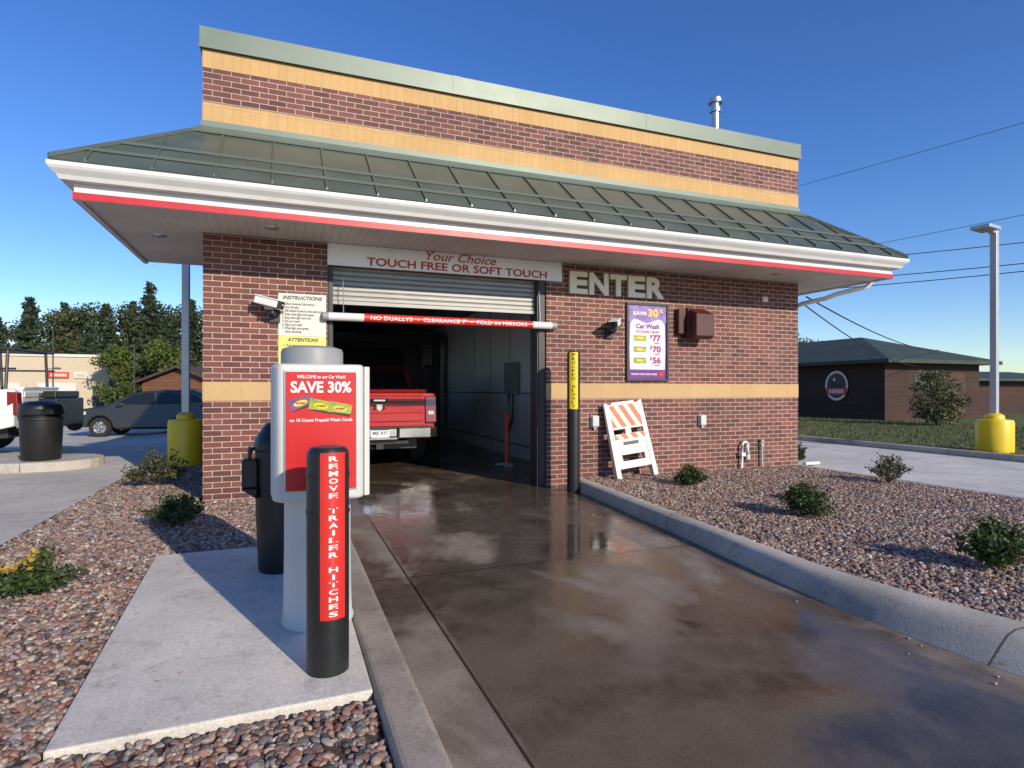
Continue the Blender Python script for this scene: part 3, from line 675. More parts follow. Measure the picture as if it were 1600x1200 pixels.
# bin on island
S=root('waste_bin','large round black waste bin with domed lid on the island','bin',(-2.86,4.2,.13))
mb=MB(); mb.lathe([(.25,0),(.27,.03),(.295,.66),(.31,.67),(.31,.71),(.28,.72),(.27,.74)],32); mb.obj('body','black',S,smooth=True)
mb=MB(); mb.lathe([(.27,.74),(.31,.75),(.315,.80),(.31,.86),(.29,.92),(.2,.965),(.03,.98)],32); mb.box(-.02,.26,-.325,-.30,.77,.85); mb.obj('lid','black',S,smooth=True)

# barricade
S=root('barricade','white folding barricade with orange stripes leaning on brick wall','barricade',(5.72,-.34,-.0),rot=(R(-13),R(-6),0))
def frame(mb):
    for s_ in(-1,1):
        mb.prism([(s_*.35,.0),(s_*.27,.0),(s_*.245,1.12),(s_*.325,1.16)],'y',-.02,.02)
    mb.box(-.27,.27,-.016,.016,.74,1.12); mb.box(-.20,.20,-.014,.014,1.12,1.15)
    mb.box(-.27,.27,-.012,.012,.36,.67); mb.box(-.27,.27,-.014,.014,.16,.27)
    mb.box(-.27,-.19,-.012,.012,.27,.36); mb.box(.19,.27,-.012,.012,.27,.36)
    mb.box(-.05,.05,-.012,.012,.67,.74)
mb=MB(); frame(mb); mb.obj('front_panel','barw',S,bevel=.006)
mb=MB(); frame(mb); mb.obj('back_panel','barw',S,loc=(0,.06,0),rot=(R(3),0,0),bevel=.006)
mb=MB()
def stripes(z0,z1,y0,y1,wdt=.085,step=.165,slant=.16):
    # diagonal stripes clipped to the board width
    lo,hi=-.262,.262; k=slant/(z1-z0); x=lo-slant
    while x<hi:
        poly=[]
        for (xa,za) in((x,z1),(x+wdt,z1),(x+wdt+slant,z0),(x+slant,z0)): poly.append((xa,za))
        # clip
        def clip(poly,val,keep):
            out=[]
            for i in range(len(poly)):
                p=poly[i]; q_=poly[(i+1)%len(poly)]; ip=keep(p[0]); iq=keep(q_[0])
                if ip: out.append(p)
                if ip!=iq:
                    t=(val-p[0])/(q_[0]-p[0]); out.append((val,p[1]+t*(q_[1]-p[1])))
            return out
        poly=clip(poly,lo,lambda v:v>=lo)
        if poly: poly=clip(poly,hi,lambda v:v<=hi)
        if len(poly)>2: mb.prism(poly,'y',y0,y1)
        x+=step
stripes(.77,1.10,-.0195,-.0168)
mb.obj('orange_stripes','orange',S)
mb=MB(); stripes(.59,.665,-.0155,-.0128,slant=.05); mb.obj('orange_stripes','orange',S)
mb=MB(); mb.box(-.13,.13,-.0145,-.0125,.50,.55); mb.obj('handle_slot','dark',S)
mb=MB(); mb.lathe([(.10,-.01),(.10,.025),(.085,.035),(.0,.037)],24,mi=0); mb.box(-.03,.03,-.008,.008,.037,.043,1)
o=mb.obj('utility_cover',['green','striper'],None,loc=(6.5,-2.3,.01),smooth=True); tag(o,'small round green utility cover in the gravel','utility cover')

# ------------------------------------------------------------------ light poles
def lightpole(loc,h,rzz,r,hb,label):
    S=root('street_lamp',label,'lamp post',loc,rz=rzz,group='lamp posts on yellow concrete bases')
    mb=MB(); mb.lathe([(r,0),(r,hb-.06),(r*.93,hb-.01),(r*.55,hb+.0),(r*.5,hb+.08),(r*.3,hb+.12)],30); mb.obj('base','yellow',S,smooth=True)
    mb=MB(); mb.box(-.06,.06,-.06,.06,hb,h); mb.obj('pole','galv',S,bevel=.012)
    mb=MB(); mb.box(-.18,-.06,-.05,.05,h-.12,h-.04); mb.box(-.62,-.14,-.17,.17,h-.09,h-.02); mb.obj('lamp_head','galv',S,bevel=.012)
lightpole((14.38,-.08,.03),4.55,R(8),.32,.66,'square grey lamp post on yellow base in the lawn')
lightpole((-.70,3.86,-.02),4.6,R(180),.28,.80,'square grey lamp post on yellow base beside the building')

# ------------------------------------------------------------------ vehicles
def arc(cx,cz,r,a0,a1,n=10): return [(cx+r*math.cos(a0+(a1-a0)*i/n),cz+r*math.sin(a0+(a1-a0)*i/n)) for i in range(n+1)]
def shell(outline,hw,belt,tum,name,mat,parent,bevel=.05,nose=0.,L=5):
    vs=[];n=len(outline)
    for s_ in(-1,1):
        for x,z in outline:
            t=1-tum*max(0,z-belt)
            ex=max(0,1-x/.6) if x<.6 else max(0,1-(L-x)/.6)
            vs.append((x,s_*hw*t*(1-nose*ex*ex),z))
    fs=[(i,(i+1)%n,n+(i+1)%n,n+i) for i in range(n)]+[tuple(range(n))[::-1],tuple(range(n,2*n))]
    mb=MB(); mb.add(vs,fs); return mb.obj(name,mat,parent,bevel=bevel,seg=3,smooth=True)
def wheel(parent,x,y,r,w=.24):
    s_=1 if y>0 else -1
    mb=MB(); mb.lathe([(r*.62,-w/2),(r*.94,-w/2),(r,-w*.35),(r,w*.35),(r*.94,w/2),(r*.62,w/2)],32,cap=False); mb.lathe([(r*.62,-w/2),(r*.62,w/2)],32,cap=False)
    mb.obj('tyre','tyre',parent,loc=(x,y,r),rot=(R(90),0,0),smooth=True)
    mb=MB(); mb.lathe([(r*.64,-w*.42),(r*.60,w*.30),(r*.64,w*.46)],32,cap=False)
    for i in range(6):
        a=math.pi/3*i; ca,sa=math.cos(a),math.sin(a); q=r*.07
        mb.add([(ca*r*.1-sa*q,sa*r*.1+ca*q,w*.33),(ca*r*.1+sa*q,sa*r*.1-ca*q,w*.33),(ca*r*.62+sa*q*1.6,sa*r*.62-ca*q*1.6,w*.40),(ca*r*.62-sa*q*1.6,sa*r*.62+ca*q*1.6,w*.40),
                (ca*r*.1-sa*q,sa*r*.1+ca*q,w*.2),(ca*r*.1+sa*q,sa*r*.1-ca*q,w*.2),(ca*r*.62+sa*q*1.6,sa*r*.62-ca*q*1.6,w*.25),(ca*r*.62-sa*q*1.6,sa*r*.62+ca*q*1.6,w*.25)],
               [(0,1,2,3),(4,5,6,7),(0,1,5,4),(1,2,6,5),(2,3,7,6),(3,0,4,7)])
    mb.cyl((0,0,w*.15),(0,0,w*.40),r*.16,n=16); mb.cyl((0,0,-.02),(0,0,0.),r*.6,n=24)
    mb.obj('rim','rim',parent,loc=(x,y,r),rot=(R(-90*s_),0,0),smooth=True)
def side_panes(parent,poly,hw,belt,tum,eps=.006):
    for s_ in(-1,1):
        mb=MB()
        a=[(x,s_*(hw*(1-tum*max(0,z-belt))+eps),z) for x,z in poly]; b_=[(x,s_*(hw*(1-tum*max(0,z-belt))-.02),z) for x,z in poly]
        n=len(a); mb.add(a+b_,[tuple(range(n)),tuple(range(n,2*n))]+[(i,(i+1)%n,n+(i+1)%n,n+i) for i in range(n)])
        mb.obj('side_window','glass',parent)
def slope_pane(mb,p0,p1,y0,y1,off=.008,mi=0):
    (xa,za),(xb,zb)=p0,p1; d=Vector((xb-xa,0,zb-za)).normalized(); n=Vector((-d.z,0,d.x))
    if abs(n.z)<.6:
        if xa<3: n=n if n.x<0 else -n
    if abs(n.z)>=.3 and n.z<0: n=-n
    vs=[]
    for k in(off,-.02):
        vs+=[Vector((xa,-y0,za))+n*k,Vector((xa,y0,za))+n*k,Vector((xb,y1,zb))+n*k,Vector((xb,-y1,zb))+n*k]
    mb.add(vs,[(0,1,2,3),(4,5,6,7),(0,1,5,4),(1,2,6,5),(2,3,7,6),(3,0,4,7)],mi)

def pickup(S,paint,rack=False,tonneau=True,plate=None):
    hw=1.0
    out=[(.08,.60),(.06,1.33),(2.0,1.37),(2.02,1.42),(2.14,1.84),(2.4,1.885),(3.55,1.87),(3.9,1.76),(4.45,1.40),(5.55,1.28),(5.75,1.12),(5.78,.55),(5.35,.45)]
    out+=arc(4.85,.42,.46,0,math.pi)+[(4.2,.42),(1.9,.42)]+arc(1.25,.42,.46,0,math.pi)+[(.5,.5)]
    shell(out,hw,1.3,.26,'body',paint,S,bevel=.04,L=5.8)
    side_panes(S,[(2.28,1.45),(2.32,1.78),(2.85,1.81),(2.87,1.45)],hw,1.3,.26); side_panes(S,[(2.95,1.45),(2.93,1.81),(3.5,1.80),(3.75,1.70),(4.15,1.45)],hw,1.3,.26)
    mb=MB(); slope_pane(mb,(4.40,1.435),(3.93,1.735),.80,.72); mb.obj('windscreen','glass',S)
    mb=MB(); slope_pane(mb,(2.028,1.43),(2.128,1.82),.90,.80); mb.obj('rear_window','glass',S)
    mb=MB(); mb.box(.015,.065,-.79,.79,.76,1.33,0); mb.prism([(.0,1.335),(-.03,1.36),(.02,1.385),(.14,1.375),(.14,1.335)],'y',-.79,.79,0)
    mb.prism([(.014,.83),(.0,.85),(.0,.98),(.014,1.0)],'y',-.74,.74,0); mb.prism([(.014,1.16),(-.004,1.18),(-.004,1.27),(.014,1.30)],'y',-.74,.74,0)
    mb.obj('tailgate',paint,S,bevel=.008)
    mb=MB(); mb.box(-.008,.012,-.14,.14,1.17,1.25,0); mb.box(-.02,-.008,-.10,.10,1.19,1.225,1); mb.obj('tailgate_handle',['dark','chrome'],S,bevel=.004)
    mb=MB(); mb.prism([(-.06,1.12),(-.04,1.135),(.04,1.135),(.06,1.12),(.04,1.06),(0,1.02),(-.04,1.06)],'x',-.006,.013)
    mb.tube([(-.008,-.04,1.1),(-.012,-.075,1.12),(-.012,-.085,1.07),(-.01,-.06,1.05)],.011,6); mb.tube([(-.008,.04,1.1),(-.012,.075,1.12),(-.012,.085,1.07),(-.01,.06,1.05)],.011,6)
    mb.obj('tailgate_emblem','chrome',S)
    for s_ in(-1,1):
        mb=MB(); mb.prism([(.0,.82),(.03,1.28),(.2,1.30),(.2,.82)],'y',s_*.80,s_*.995,0); mb.box(-.004,.03,s_*.84,s_*.95,.95,1.02,1)
        mb.obj('tail_lamp',['lens','lensw'],S,bevel=.012)
    mb=MB()
    mb.prism([(-.10,-.98),(-.14,-.85),(-.15,-.30),(.0,-.30),(.05,-.98)],'z',.56,.74); mb.prism([(-.10,.98),(-.14,.85),(-.15,.30),(.0,.30),(.05,.98)],'z',.56,.74)
    mb.box(-.12,.0,-.30,.30,.53,.58); mb.box(-.07,0,-.30,.30,.58,.74)
    mb.obj('rear_bumper','chrome',S,bevel=.02)
    mb=MB(); mb.box(-.155,.02,-.88,.88,.741,.758); mb.box(-.05,.3,-.06,.06,.38,.47); mb.box(.0,.3,-.5,.5,.46,.52); mb.obj('bumper_step','black',S)
    if plate:
        mb=MB(); mb.box(-.09,-.071,-.153,.153,.585,.735); mb.obj('licence_plate','inkw',S)
        text(plate,'plateb',S,(-.0905,0,.65),w=.25,h=.07,bold=.02,rot=(R(90),0,R(-90)))
        mb=MB(); mb.box(-.0915,-.0905,-.14,.14,.705,.72); mb.obj('plate_band','plateb',S)
    if tonneau:
        mb=MB(); mb.box(.1,1.98,-.86,.86,1.37,1.405)
        for i in range(3): mb.box(.1+.5*i+.45,.1+.5*i+.5,-.86,.86,1.405,1.425)
        mb.obj('bed_cover','black',S,bevel=.01)
    if rack:
        mb=MB()
        for x in(.25,1.1,1.9):
            for s_ in(-1,1): mb.tube([(x,s_*.9,1.35),(x,s_*.82,2.15)],.03,8)
            mb.tube([(x,-.84,2.15),(x,.84,2.15)],.03,8)
        for s_ in(-1,1):
            mb.tube([(.1,s_*.84,2.15),(3.6,s_*.84,2.2)],.03,8); mb.tube([(.1,s_*.86,1.75),(1.95,s_*.86,1.75)],.02,8)
        mb.obj('ladder_rack','dark',S,smooth=True)
        mb=MB(); mb.box(-.5,-.16,-.8,.6,.55,1.15); mb.box(-.45,-.2,-.7,.5,1.15,1.3); mb.cyl((-.33,-.82,.55),(-.33,-.7,.55),.16,n=18); mb.box(-.2,.0,-.1,.1,.5,.6); mb.obj('rear_equipment_box','black',S,bevel=.03)
    for x in(1.25,4.85):
        for s_ in(-1,1): wheel(S,x,s_*.86,.40,.26)
    mb=MB(); mb.box(.3,5.5,-.7,.7,.35,.6); mb.obj('chassis','dark',S)
S=root('pickup_truck','red pickup truck with chrome bumper inside the wash bay','truck',(2.40,2.45,-.10),rz=R(90))
pickup(S,'truckred',plate='MJE 837')
S=root('pickup_truck','white pickup truck with black ladder rack on the lot','truck',(-3.95,7.7,-.04),rz=R(176))
pickup(S,'truckw',rack=True,tonneau=False)
S=root('parked_suv','dark grey SUV parked on the far lot','car',(-6.45,19.9,H(-5,20)-.03),rz=R(-10))
S.scale=(1.05,1.03,1.06)
out=[(.08,.36),(.0,.55),(.03,.88),(.22,1.0),(1.1,1.12),(1.85,1.52),(2.25,1.64),(3.0,1.70),(4.0,1.67),(4.45,1.50),(4.64,1.10),(4.7,.62),(4.62,.36)]
out+=arc(3.75,.36,.40,0,math.pi)+[(3.2,.30),(1.5,.30)]+arc(.95,.36,.40,0,math.pi)
shell(out,.95,.98,.26,'body','suv',S,bevel=.06,nose=.12,L=4.7)
side_panes(S,[(1.45,1.18),(2.0,1.50),(2.40,1.59),(2.72,1.61),(2.74,1.18)],.95,.98,.26); side_panes(S,[(2.82,1.18),(2.80,1.615),(3.55,1.60),(3.60,1.20)],.95,.98,.26); side_panes(S,[(3.68,1.21),(3.63,1.595),(4.15,1.50),(4.35,1.28)],.95,.98,.26)
mb=MB(); slope_pane(mb,(1.16,1.16),(1.82,1.51),.78,.68); mb.obj('windscreen','glass',S)
for s_ in(-1,1):
    mb=MB(); mb.prism([(.0,.72),(.03,.84),(.5,.93),(.5,.82)],'y',s_*.70,s_*.93); mb.obj('headlight','lensw',S)
    mb=MB(); mb.prism([(4.3,1.0),(4.3,1.12),(4.68,1.05),(4.7,.92)],'y',s_*.66,s_*.90); mb.obj('tail_lamp','lens',S)
    mb=MB(); mb.box(1.55,1.72,s_*.93,s_*1.08,1.12,1.24); mb.obj('wing_mirror','suv',S,bevel=.02)
    for x in(.95,3.75): wheel(S,x,s_*.83,.355,.23)
mb=MB(); mb.box(-.01,.05,-.5,.5,.5,.75); mb.obj('grille','dark',S)
mb=MB(); mb.box(.6,4.2,-.6,.6,.25,.45); mb.obj('chassis','dark',S)

# ------------------------------------------------------------------ vegetation
def leafquads(C,size,flat=0.,asp=1.):
    n=len(C); N1=np.random.normal(size=(n,3)); N1[:,2]*=(1-flat); N1/=np.linalg.norm(N1,axis=1)[:,None]
    N2=np.random.normal(size=(n,3)); N2-= (N2*N1).sum(1)[:,None]*N1; N2/=np.linalg.norm(N2,axis=1)[:,None]
    s=size*np.random.uniform(.6,1.35,(n,1))
    a=N1*s*asp; b=N2*s*.5
    V=np.stack([C-a*.5,C+b*.6,C+a*.5,C-b*.6],1).reshape(-1,3)
    F=[(4*i,4*i+1,4*i+2,4*i+3) for i in range(n)]
    return V,F
def limb(mb,p,q,r0,r1): mb.cyl(p,q,r0,r1,n=7,cap=False)
def make_conifer(seed,Ht,Rd):
    np.random.seed(seed); rd=random.Random(seed)
    S=root('conifer_tree','dark green conifer tree beyond the parking lot','tree',(0,0,0),group='trees beyond the parking lot')
    mb=MB(); mb.cyl((0,0,0),(0,0,Ht*.97),.16,.02,n=8); C=[]
    z=Ht*.08
    while z<Ht*.985:
        t=z/Ht; rr=Rd*(1-t)**.85*rd.uniform(.75,1.15)+.08
        nb=int(6+8*(1-t))
        for i in range(nb):
            a=rd.uniform(0,6.28); L=rr*rd.uniform(.55,1.15); dr=-.22*L
            limb(mb,(0,0,z),(L*.8*math.cos(a),L*.8*math.sin(a),z+dr*.8),.03,.008)
            m=int(8+30*L/Rd)
            u=np.random.uniform(.1,1,m)**.7
            px=u*L*math.cos(a)+np.random.normal(0,.12+.13*u*L/Rd,m); py=u*L*math.sin(a)+np.random.normal(0,.12+.13*u*L/Rd,m); pz=z+dr*u+np.random.normal(0,.08,m)
            C.append(np.stack([px,py,pz],1))
        z+=Ht*.026*rd.uniform(.7,1.3)
    mb.obj('trunk','bark',S)
    V,F=leafquads(np.concatenate(C),.30,0,1.3); mb=MB(); mb.v=[tuple(v) for v in V]; mb.f=F; mb.m=[0]*len(F)
    mb.obj('crown','needle',S,recalc=False)
    return S
def make_tree(seed,Ht,Rd,mat,leaf=.26,nc=34,per=150,name='broadleaf_tree',label='green broadleaf tree beyond the parking lot',grp='trees beyond the parking lot'):
    np.random.seed(seed); rd=random.Random(seed)
    S=root(name,label,'tree',(0,0,0),group=grp)
    mb=MB(); mb.cyl((0,0,0),(0,0,Ht*.55),Ht*.022,Ht*.012,n=8); C=[]
    for i in range(nc):
        a=rd.uniform(0,6.28); zz=rd.uniform(.22,.93); env=math.sin(math.pi*min(1,(zz-.12)/.88)**.8)**.6
        q=rd.uniform(.15,1)*Rd*env*.82; c=np.array([q*math.cos(a),q*math.sin(a),zz*Ht])
        limb(mb,(0,0,Ht*min(.55,zz*.7)),tuple(c),Ht*.008,.01)
        cr=Rd*rd.uniform(.20,.36); d=np.random.normal(size=(per,3)); d/=np.linalg.norm(d,axis=1)[:,None]
        C.append(c+d*cr*np.random.uniform(.5,1.1,(per,1))*np.array([1,1,.75]))
    mb.obj('trunk','bark',S)
    V,F=leafquads(np.concatenate(C),leaf); mb=MB(); mb.v=[tuple(v) for v in V]; mb.f=F; mb.m=[0]*len(F)
    mb.obj('crown',mat,S,recalc=False)
    return S
def site(t,w): # bearing tangent and distance from the viewpoint, in site coordinates
    r=t*w; return (.9322*r+.3619*w+.88, -.3619*r+.9322*w-7.71)
conA=make_conifer(1,9.4,2.7); conB=make_conifer(2,11.2,2.6)
decA=make_tree(3,9.2,3.6,'leaf'); decB=make_tree(4,9.0,4.0,'leaf'); decC=make_tree(5,5.2,1.9,'leafbr',leaf=.2,label='bright green young tree beyond the parking lot')
def put(o,t,w,s=1.,new=True,rzz=0):
    x,y=site(t,w); z=H(x,y)-.16
    if new: return copy_tree(o,(x,y,z),rzz,s)
    o.location=(x,y,z); o.scale=(s,s,s)
put(conA,-.82,50,1.04,False); put(conB,-.614,50,1.,False); put(decA,-.745,52,1.,False); put(decB,-.65,51,1.03,False); put(decC,-.674,42,1.,False)
for i,(o,t,w,s) in enumerate([(conA,-.875,49,.85),(decB,-.70,54,1.08),(conA,-.69,50,.98),(decA,-.585,52,1.02),(conB,-.545,50,.87),(decB,-.51,50,1.),(decA,-.78,56,1.03),(conB,-.645,55,.92),(decA,-.90,54,1.),(decB,-.56,57,1.1),(conA,-.575,47,.8),(conA,-.72,47,.78),(decA,-.47,52,1.),(conA,-.93,50,1.),(conB,-.76,60,.98),(decC,-.60,44,1.1),(decB,-.83,58,.95),(decB,-.615,58,1.02),(decB,-.72,50,.75),(decA,-.79,49,.62),(decB,-.86,50,.6)]):
    put(o,t,w,s,True,i*1.3)
for i,(t,w,s) in enumerate([(.50,62,.75),(.47,60,.8)]): put(decB,t,w,s,True,i+.5)
S=make_tree(9,2.15,1.15,'olive',leaf=.10,nc=46,per=80,name='small_tree',label='small round olive tree in front of the dark timber building',grp='trees beyond the parking lot')
S.location=(22.3,6.2,-.2)

def shrub(loc,w,h,mat,n=1500,leaf=.035,label='low green shrub in the gravel bed',sparse=False,topmat=None,seed=0):
    np.random.seed(seed+50); rd=random.Random(seed)
    mats=['bark',mat]+([topmat] if topmat else [])
    mb=MB(); C=[];tips=[]
    for i in range(26):
        a=rd.uniform(0,6.28); el=rd.uniform(.15,1.45); q=rd.uniform(.75,1.08)
        p=np.array([w/2*q*math.cos(el)*math.cos(a),w/2*q*math.cos(el)*math.sin(a),h*q*(.25+.75*math.sin(el))])
        mb.cyl((0,0,0),tuple(p*.92),.006,.002,n=5,cap=False); tips.append(p)
    per=n//26
    for p in tips:
        u=np.random.uniform(.35 if not sparse else .5,1.0,(per,1)); C.append(p*u+np.random.normal(0,(.06 if not sparse else .045)*w,(per,3))*np.array([1,1,.6]))
    C=np.concatenate(C); C[:,2]=np.abs(C[:,2])+.005
    V,F=leafquads(C,leaf)
    o=len(mb.v); mb.v+=[tuple(v) for v in V]; top=C[:,2]>h*.62
    for i,f in enumerate(F):
        mb.f.append(tuple(k+o for k in f)); mb.m.append(2 if topmat and top[i] and C[i,0]<.02 else 1)
    ob=mb.obj('shrub',mats,None,loc=loc,recalc=False); tag(ob,label,'shrub','shrubs in the gravel beds')
for i,a in enumerate([
 ((6.05,-1.1,0),.52,.24,'shrub'),((5.88,-3.14,0),.64,.33,'shrub'),((5.72,-5.0,0),.58,.33,'shrub'),((9.5,.35,-.02),.42,.35,'shrub'),((-.09,-1.28,0),.54,.30,'shrub')]):
    shrub(*a,n=3000,leaf=.034,seed=i)
shrub((8.75,-1.95,0),.55,.42,'shrubd',n=1300,leaf=.035,sparse=True,seed=8,label='sparse olive shrub in the gravel bed')
shrub((-.72,1.5,0),.85,.52,'shrubd',n=1800,leaf=.04,sparse=True,seed=9,label='tall sparse shrub beside the building')
shrub((-.60,-3.08,0),.48,.27,'shrub',n=2400,leaf=.034,seed=10,topmat='shruby',label='green shrub with yellow tips in the gravel')

# ------------------------------------------------------------------ background buildings
S=root('timber_building','dark red timber building with green hipped roof','building',(0,0,0))
mb=MB(); mb.box(23.5,29.4,9.,22.,-.05,2.45); mb.obj('wall','logwall',S)
mb=MB(); e1=(22.9,8.4,2.35);e2=(29.95,8.4,2.35);e3=(29.95,22.6,2.35);e4=(22.9,22.6,2.35)
mb.add([e1,e2,e3,e4,(26.4,12.3,3.75),(26.4,18.8,3.75),(22.9,8.4,2.5),(29.95,8.4,2.5),(29.95,22.6,2.5),(22.9,22.6,2.5)],
 [(0,1,2,3),(0,1,7,6),(1,2,8,7),(2,3,9,8),(3,0,6,9),(6,7,4),(7,8,5,4),(8,9,5),(9,6,4,5)])
mb.obj('roof','groof',S)
mb=MB(); mb.box(29.41,42,11.,20,-.05,1.75); mb.obj('wing_wall','logwall',S)
mb=MB(); mb.prism([(10.4,1.7),(10.4,1.82),(15,2.35),(20.6,1.82),(20.6,1.7)],'x',29.96,42.6); mb.obj('wing_roof','groof',S)
mb=MB(); mb.box(27.4,28.4,8.985,9.,-.02,2.0); mb.obj('door','brown',S)
mb=MB(); mb.box(25.2,26.4,8.985,9.,1.0,1.9); mb.obj('window','glass',S)
S=root('emblem_sign','pale oval emblem sign with red banner on timber wall','sign',(23.49,11.2,1.45))
S.scale=(1,.86,.98)
el=lambda a,b,cy,cz,n=28:[(cy+a*math.cos(2*math.pi*i/n),cz+b*math.sin(2*math.pi*i/n)) for i in range(n)]
mb=MB(); mb.prism(el(.70,.70,0,0),'x',-.03,0,1); mb.prism(el(.66,.66,0,0),'x',-.035,-.0305,0)
mb.prism(el(.56,.56,0,0),'x',-.037,-.0352,2)
mb.prism([(-.42,-.12),(-.20,.14),(-.08,.04),(.12,.38),(.30,.10),(.42,-.12)],'x',-.04,-.0372,1)
mb.prism([(.0,.18),(.12,.38),(.21,.24),(.13,.20),(.07,.25)],'x',-.043,-.0402,0)
mb.prism([(-.66,-.10),(.66,-.10),(.54,-.40),(-.54,-.40)],'x',-.05,-.037,3)
for i in range(6): mb.box(-.053,-.0505,-.40+.14*i,-.31+.14*i,-.33,-.17,0)
mb.obj('board',['inkw','ink','brown','striper'],S)
x,y=site(-.80,42)
S=root('beige_shop','long beige commercial building with small wall signs','building',(x,y,H(x,y)-.16),rz=R(8))
mb=MB(); mb.box(-8,4.0,0,8,0,4.3); mb.obj('wall','beige',S)
mb=MB(); mb.box(-8.1,4.1,-.1,8.1,4.3,4.5); mb.obj('roof_trim','sheet',S)
for i in range(3):
    mb=MB(); mb.box(-6.6+3.2*i,-4.4+3.2*i,-.05,-.003,0,2.4); mb.obj('garage_door','sheet',S)
for (a,b_,mt) in((.4,1.6,'striper'),(1.9,2.7,'sheet')):
    mb=MB(); mb.box(a,b_,-.1,-.002,2.75,3.2,0); mb.box(a+.12,b_-.12,-.11,-.1005,2.87,3.08,1); mb.obj('shop_sign',[mt,'beige'],S)
mb=MB(); mb.box(3.0,3.7,-.03,-.003,.0,2.0); mb.obj('door','dark',S)
x,y=site(-.565,40)
S=root('log_cabin','small brown log cabin with a shallow roof','house',(x,y,H(x,y)-.16),rz=R(-20))
mb=MB(); mb.box(-2.5,2.5,0,5,0,2.4); mb.prism([(-2.5,2.4),(2.5,2.4),(0,3.3)],'y',0,5); mb.obj('wall','wood',S)
mb=MB(); mb.prism([(-3.,2.25),(0,3.4),(3.,2.25),(3.,2.4),(0,3.56),(-3.,2.4)],'y',-.5,5.5); mb.obj('roof','broof',S)
mb=MB(); mb.box(-1.6,-.6,-.02,-.002,.9,1.8); mb.obj('window','glass',S)
mb=MB(); mb.box(.4,1.2,-.02,-.002,.0,2.); mb.obj('door','dark',S)
for (t,w,h) in((-.78,38,5.8),(-.642,36,4.6)):
    x,y=site(t,w)
    mb=MB(); mb.cyl((0,0,0),(0,0,h),.05,.035,n=8); mb.cyl((0,0,h-.05),(.5,0,h+.05),.03,n=6); mb.box(.4,.8,-.08,.08,h,h+.08)
    o=mb.obj('lamp_post','dark',None,loc=(x,y,H(x,y)-.16)); tag(o,'thin grey lamp post at the far side of the lot','lamp post','distant lamp posts')

# ------------------------------------------------------------------ power lines
def wire(p,q,sag,r=.018,label='thin black overhead power line against the sky'):
    p=Vector(p);q=Vector(q); pts=[]
    for i in range(25):
        t=i/24; v=p.lerp(q,t); v.z-=sag*4*t*(1-t); pts.append(v)
    mb=MB(); mb.tube(pts,r,5); o=mb.obj('power_line','ink'); tag(o,label,'power line','overhead power lines')
def ext(p,q,a,b): p=Vector(p);q=Vector(q);d=q-p; return p-d*a,q+d*b
for (p,q,z,r) in(((25.1,15.1),(27.5,6.3),12.06,.011),((29.1,13.5),(30.2,7.7),9.19,.012),((29.4,13.4),(32.7,9.0),8.54,.02),((30.,13.2),(32.8,9.0),7.59,.022),((30,13.2),(32.4,8.9),7.17,.022)):
    a,b_=ext((p[0],p[1],z),(q[0],q[1],z),2.5,2.5); wire(a,b_,.5,r)
wire((W+.3,.1,2.93),(27.5,9.5,3.0),.25,.014,'thin cable sagging from the car wash to the timber building')
wire((W+.3,.15,2.80),(31.,12,2.6),.5,.012,'thin cable sagging from the car wash to the timber building')

# ------------------------------------------------------------------ gravel (stuff)
def pebble_mat():
    m,nt,b=nodes_of('river_pebble'); L=nt.links
    oi=N(nt,'ShaderNodeObjectInfo')
    r=ramp(nt,[(0,(.27,.15,.105)),(.17,(.33,.215,.155)),(.30,(.12,.095,.085)),(.41,(.27,.225,.195)),(.52,(.37,.26,.185)),(.61,(.06,.048,.044)),(.69,(.21,.095,.065)),(.80,(.40,.33,.27)),(.87,(.17,.155,.15)),(.955,(.52,.46,.39))],'CONSTANT')
    L.new(oi.outputs['Random'],r.inputs['Fac'])
    tc=N(nt,'ShaderNodeTexCoord'); n=N(nt,'ShaderNodeTexNoise'); n.inputs['Scale'].default_value=60; n.inputs['Detail'].default_value=4; L.new(tc.outputs['Object'],n.inputs['Vector'])
    r2=ramp(nt,[(.3,(.75,.75,.75)),(.7,(1.15,1.15,1.15))]); L.new(n.outputs['Fac'],r2.inputs['Fac'])
    L.new(mixc(nt,1.,r.outputs['Color'],r2.outputs['Color'],'MULTIPLY'),b.inputs['Base Color']); b.inputs['Roughness'].default_value=.58
    return m
M['pebble']=pebble_mat()
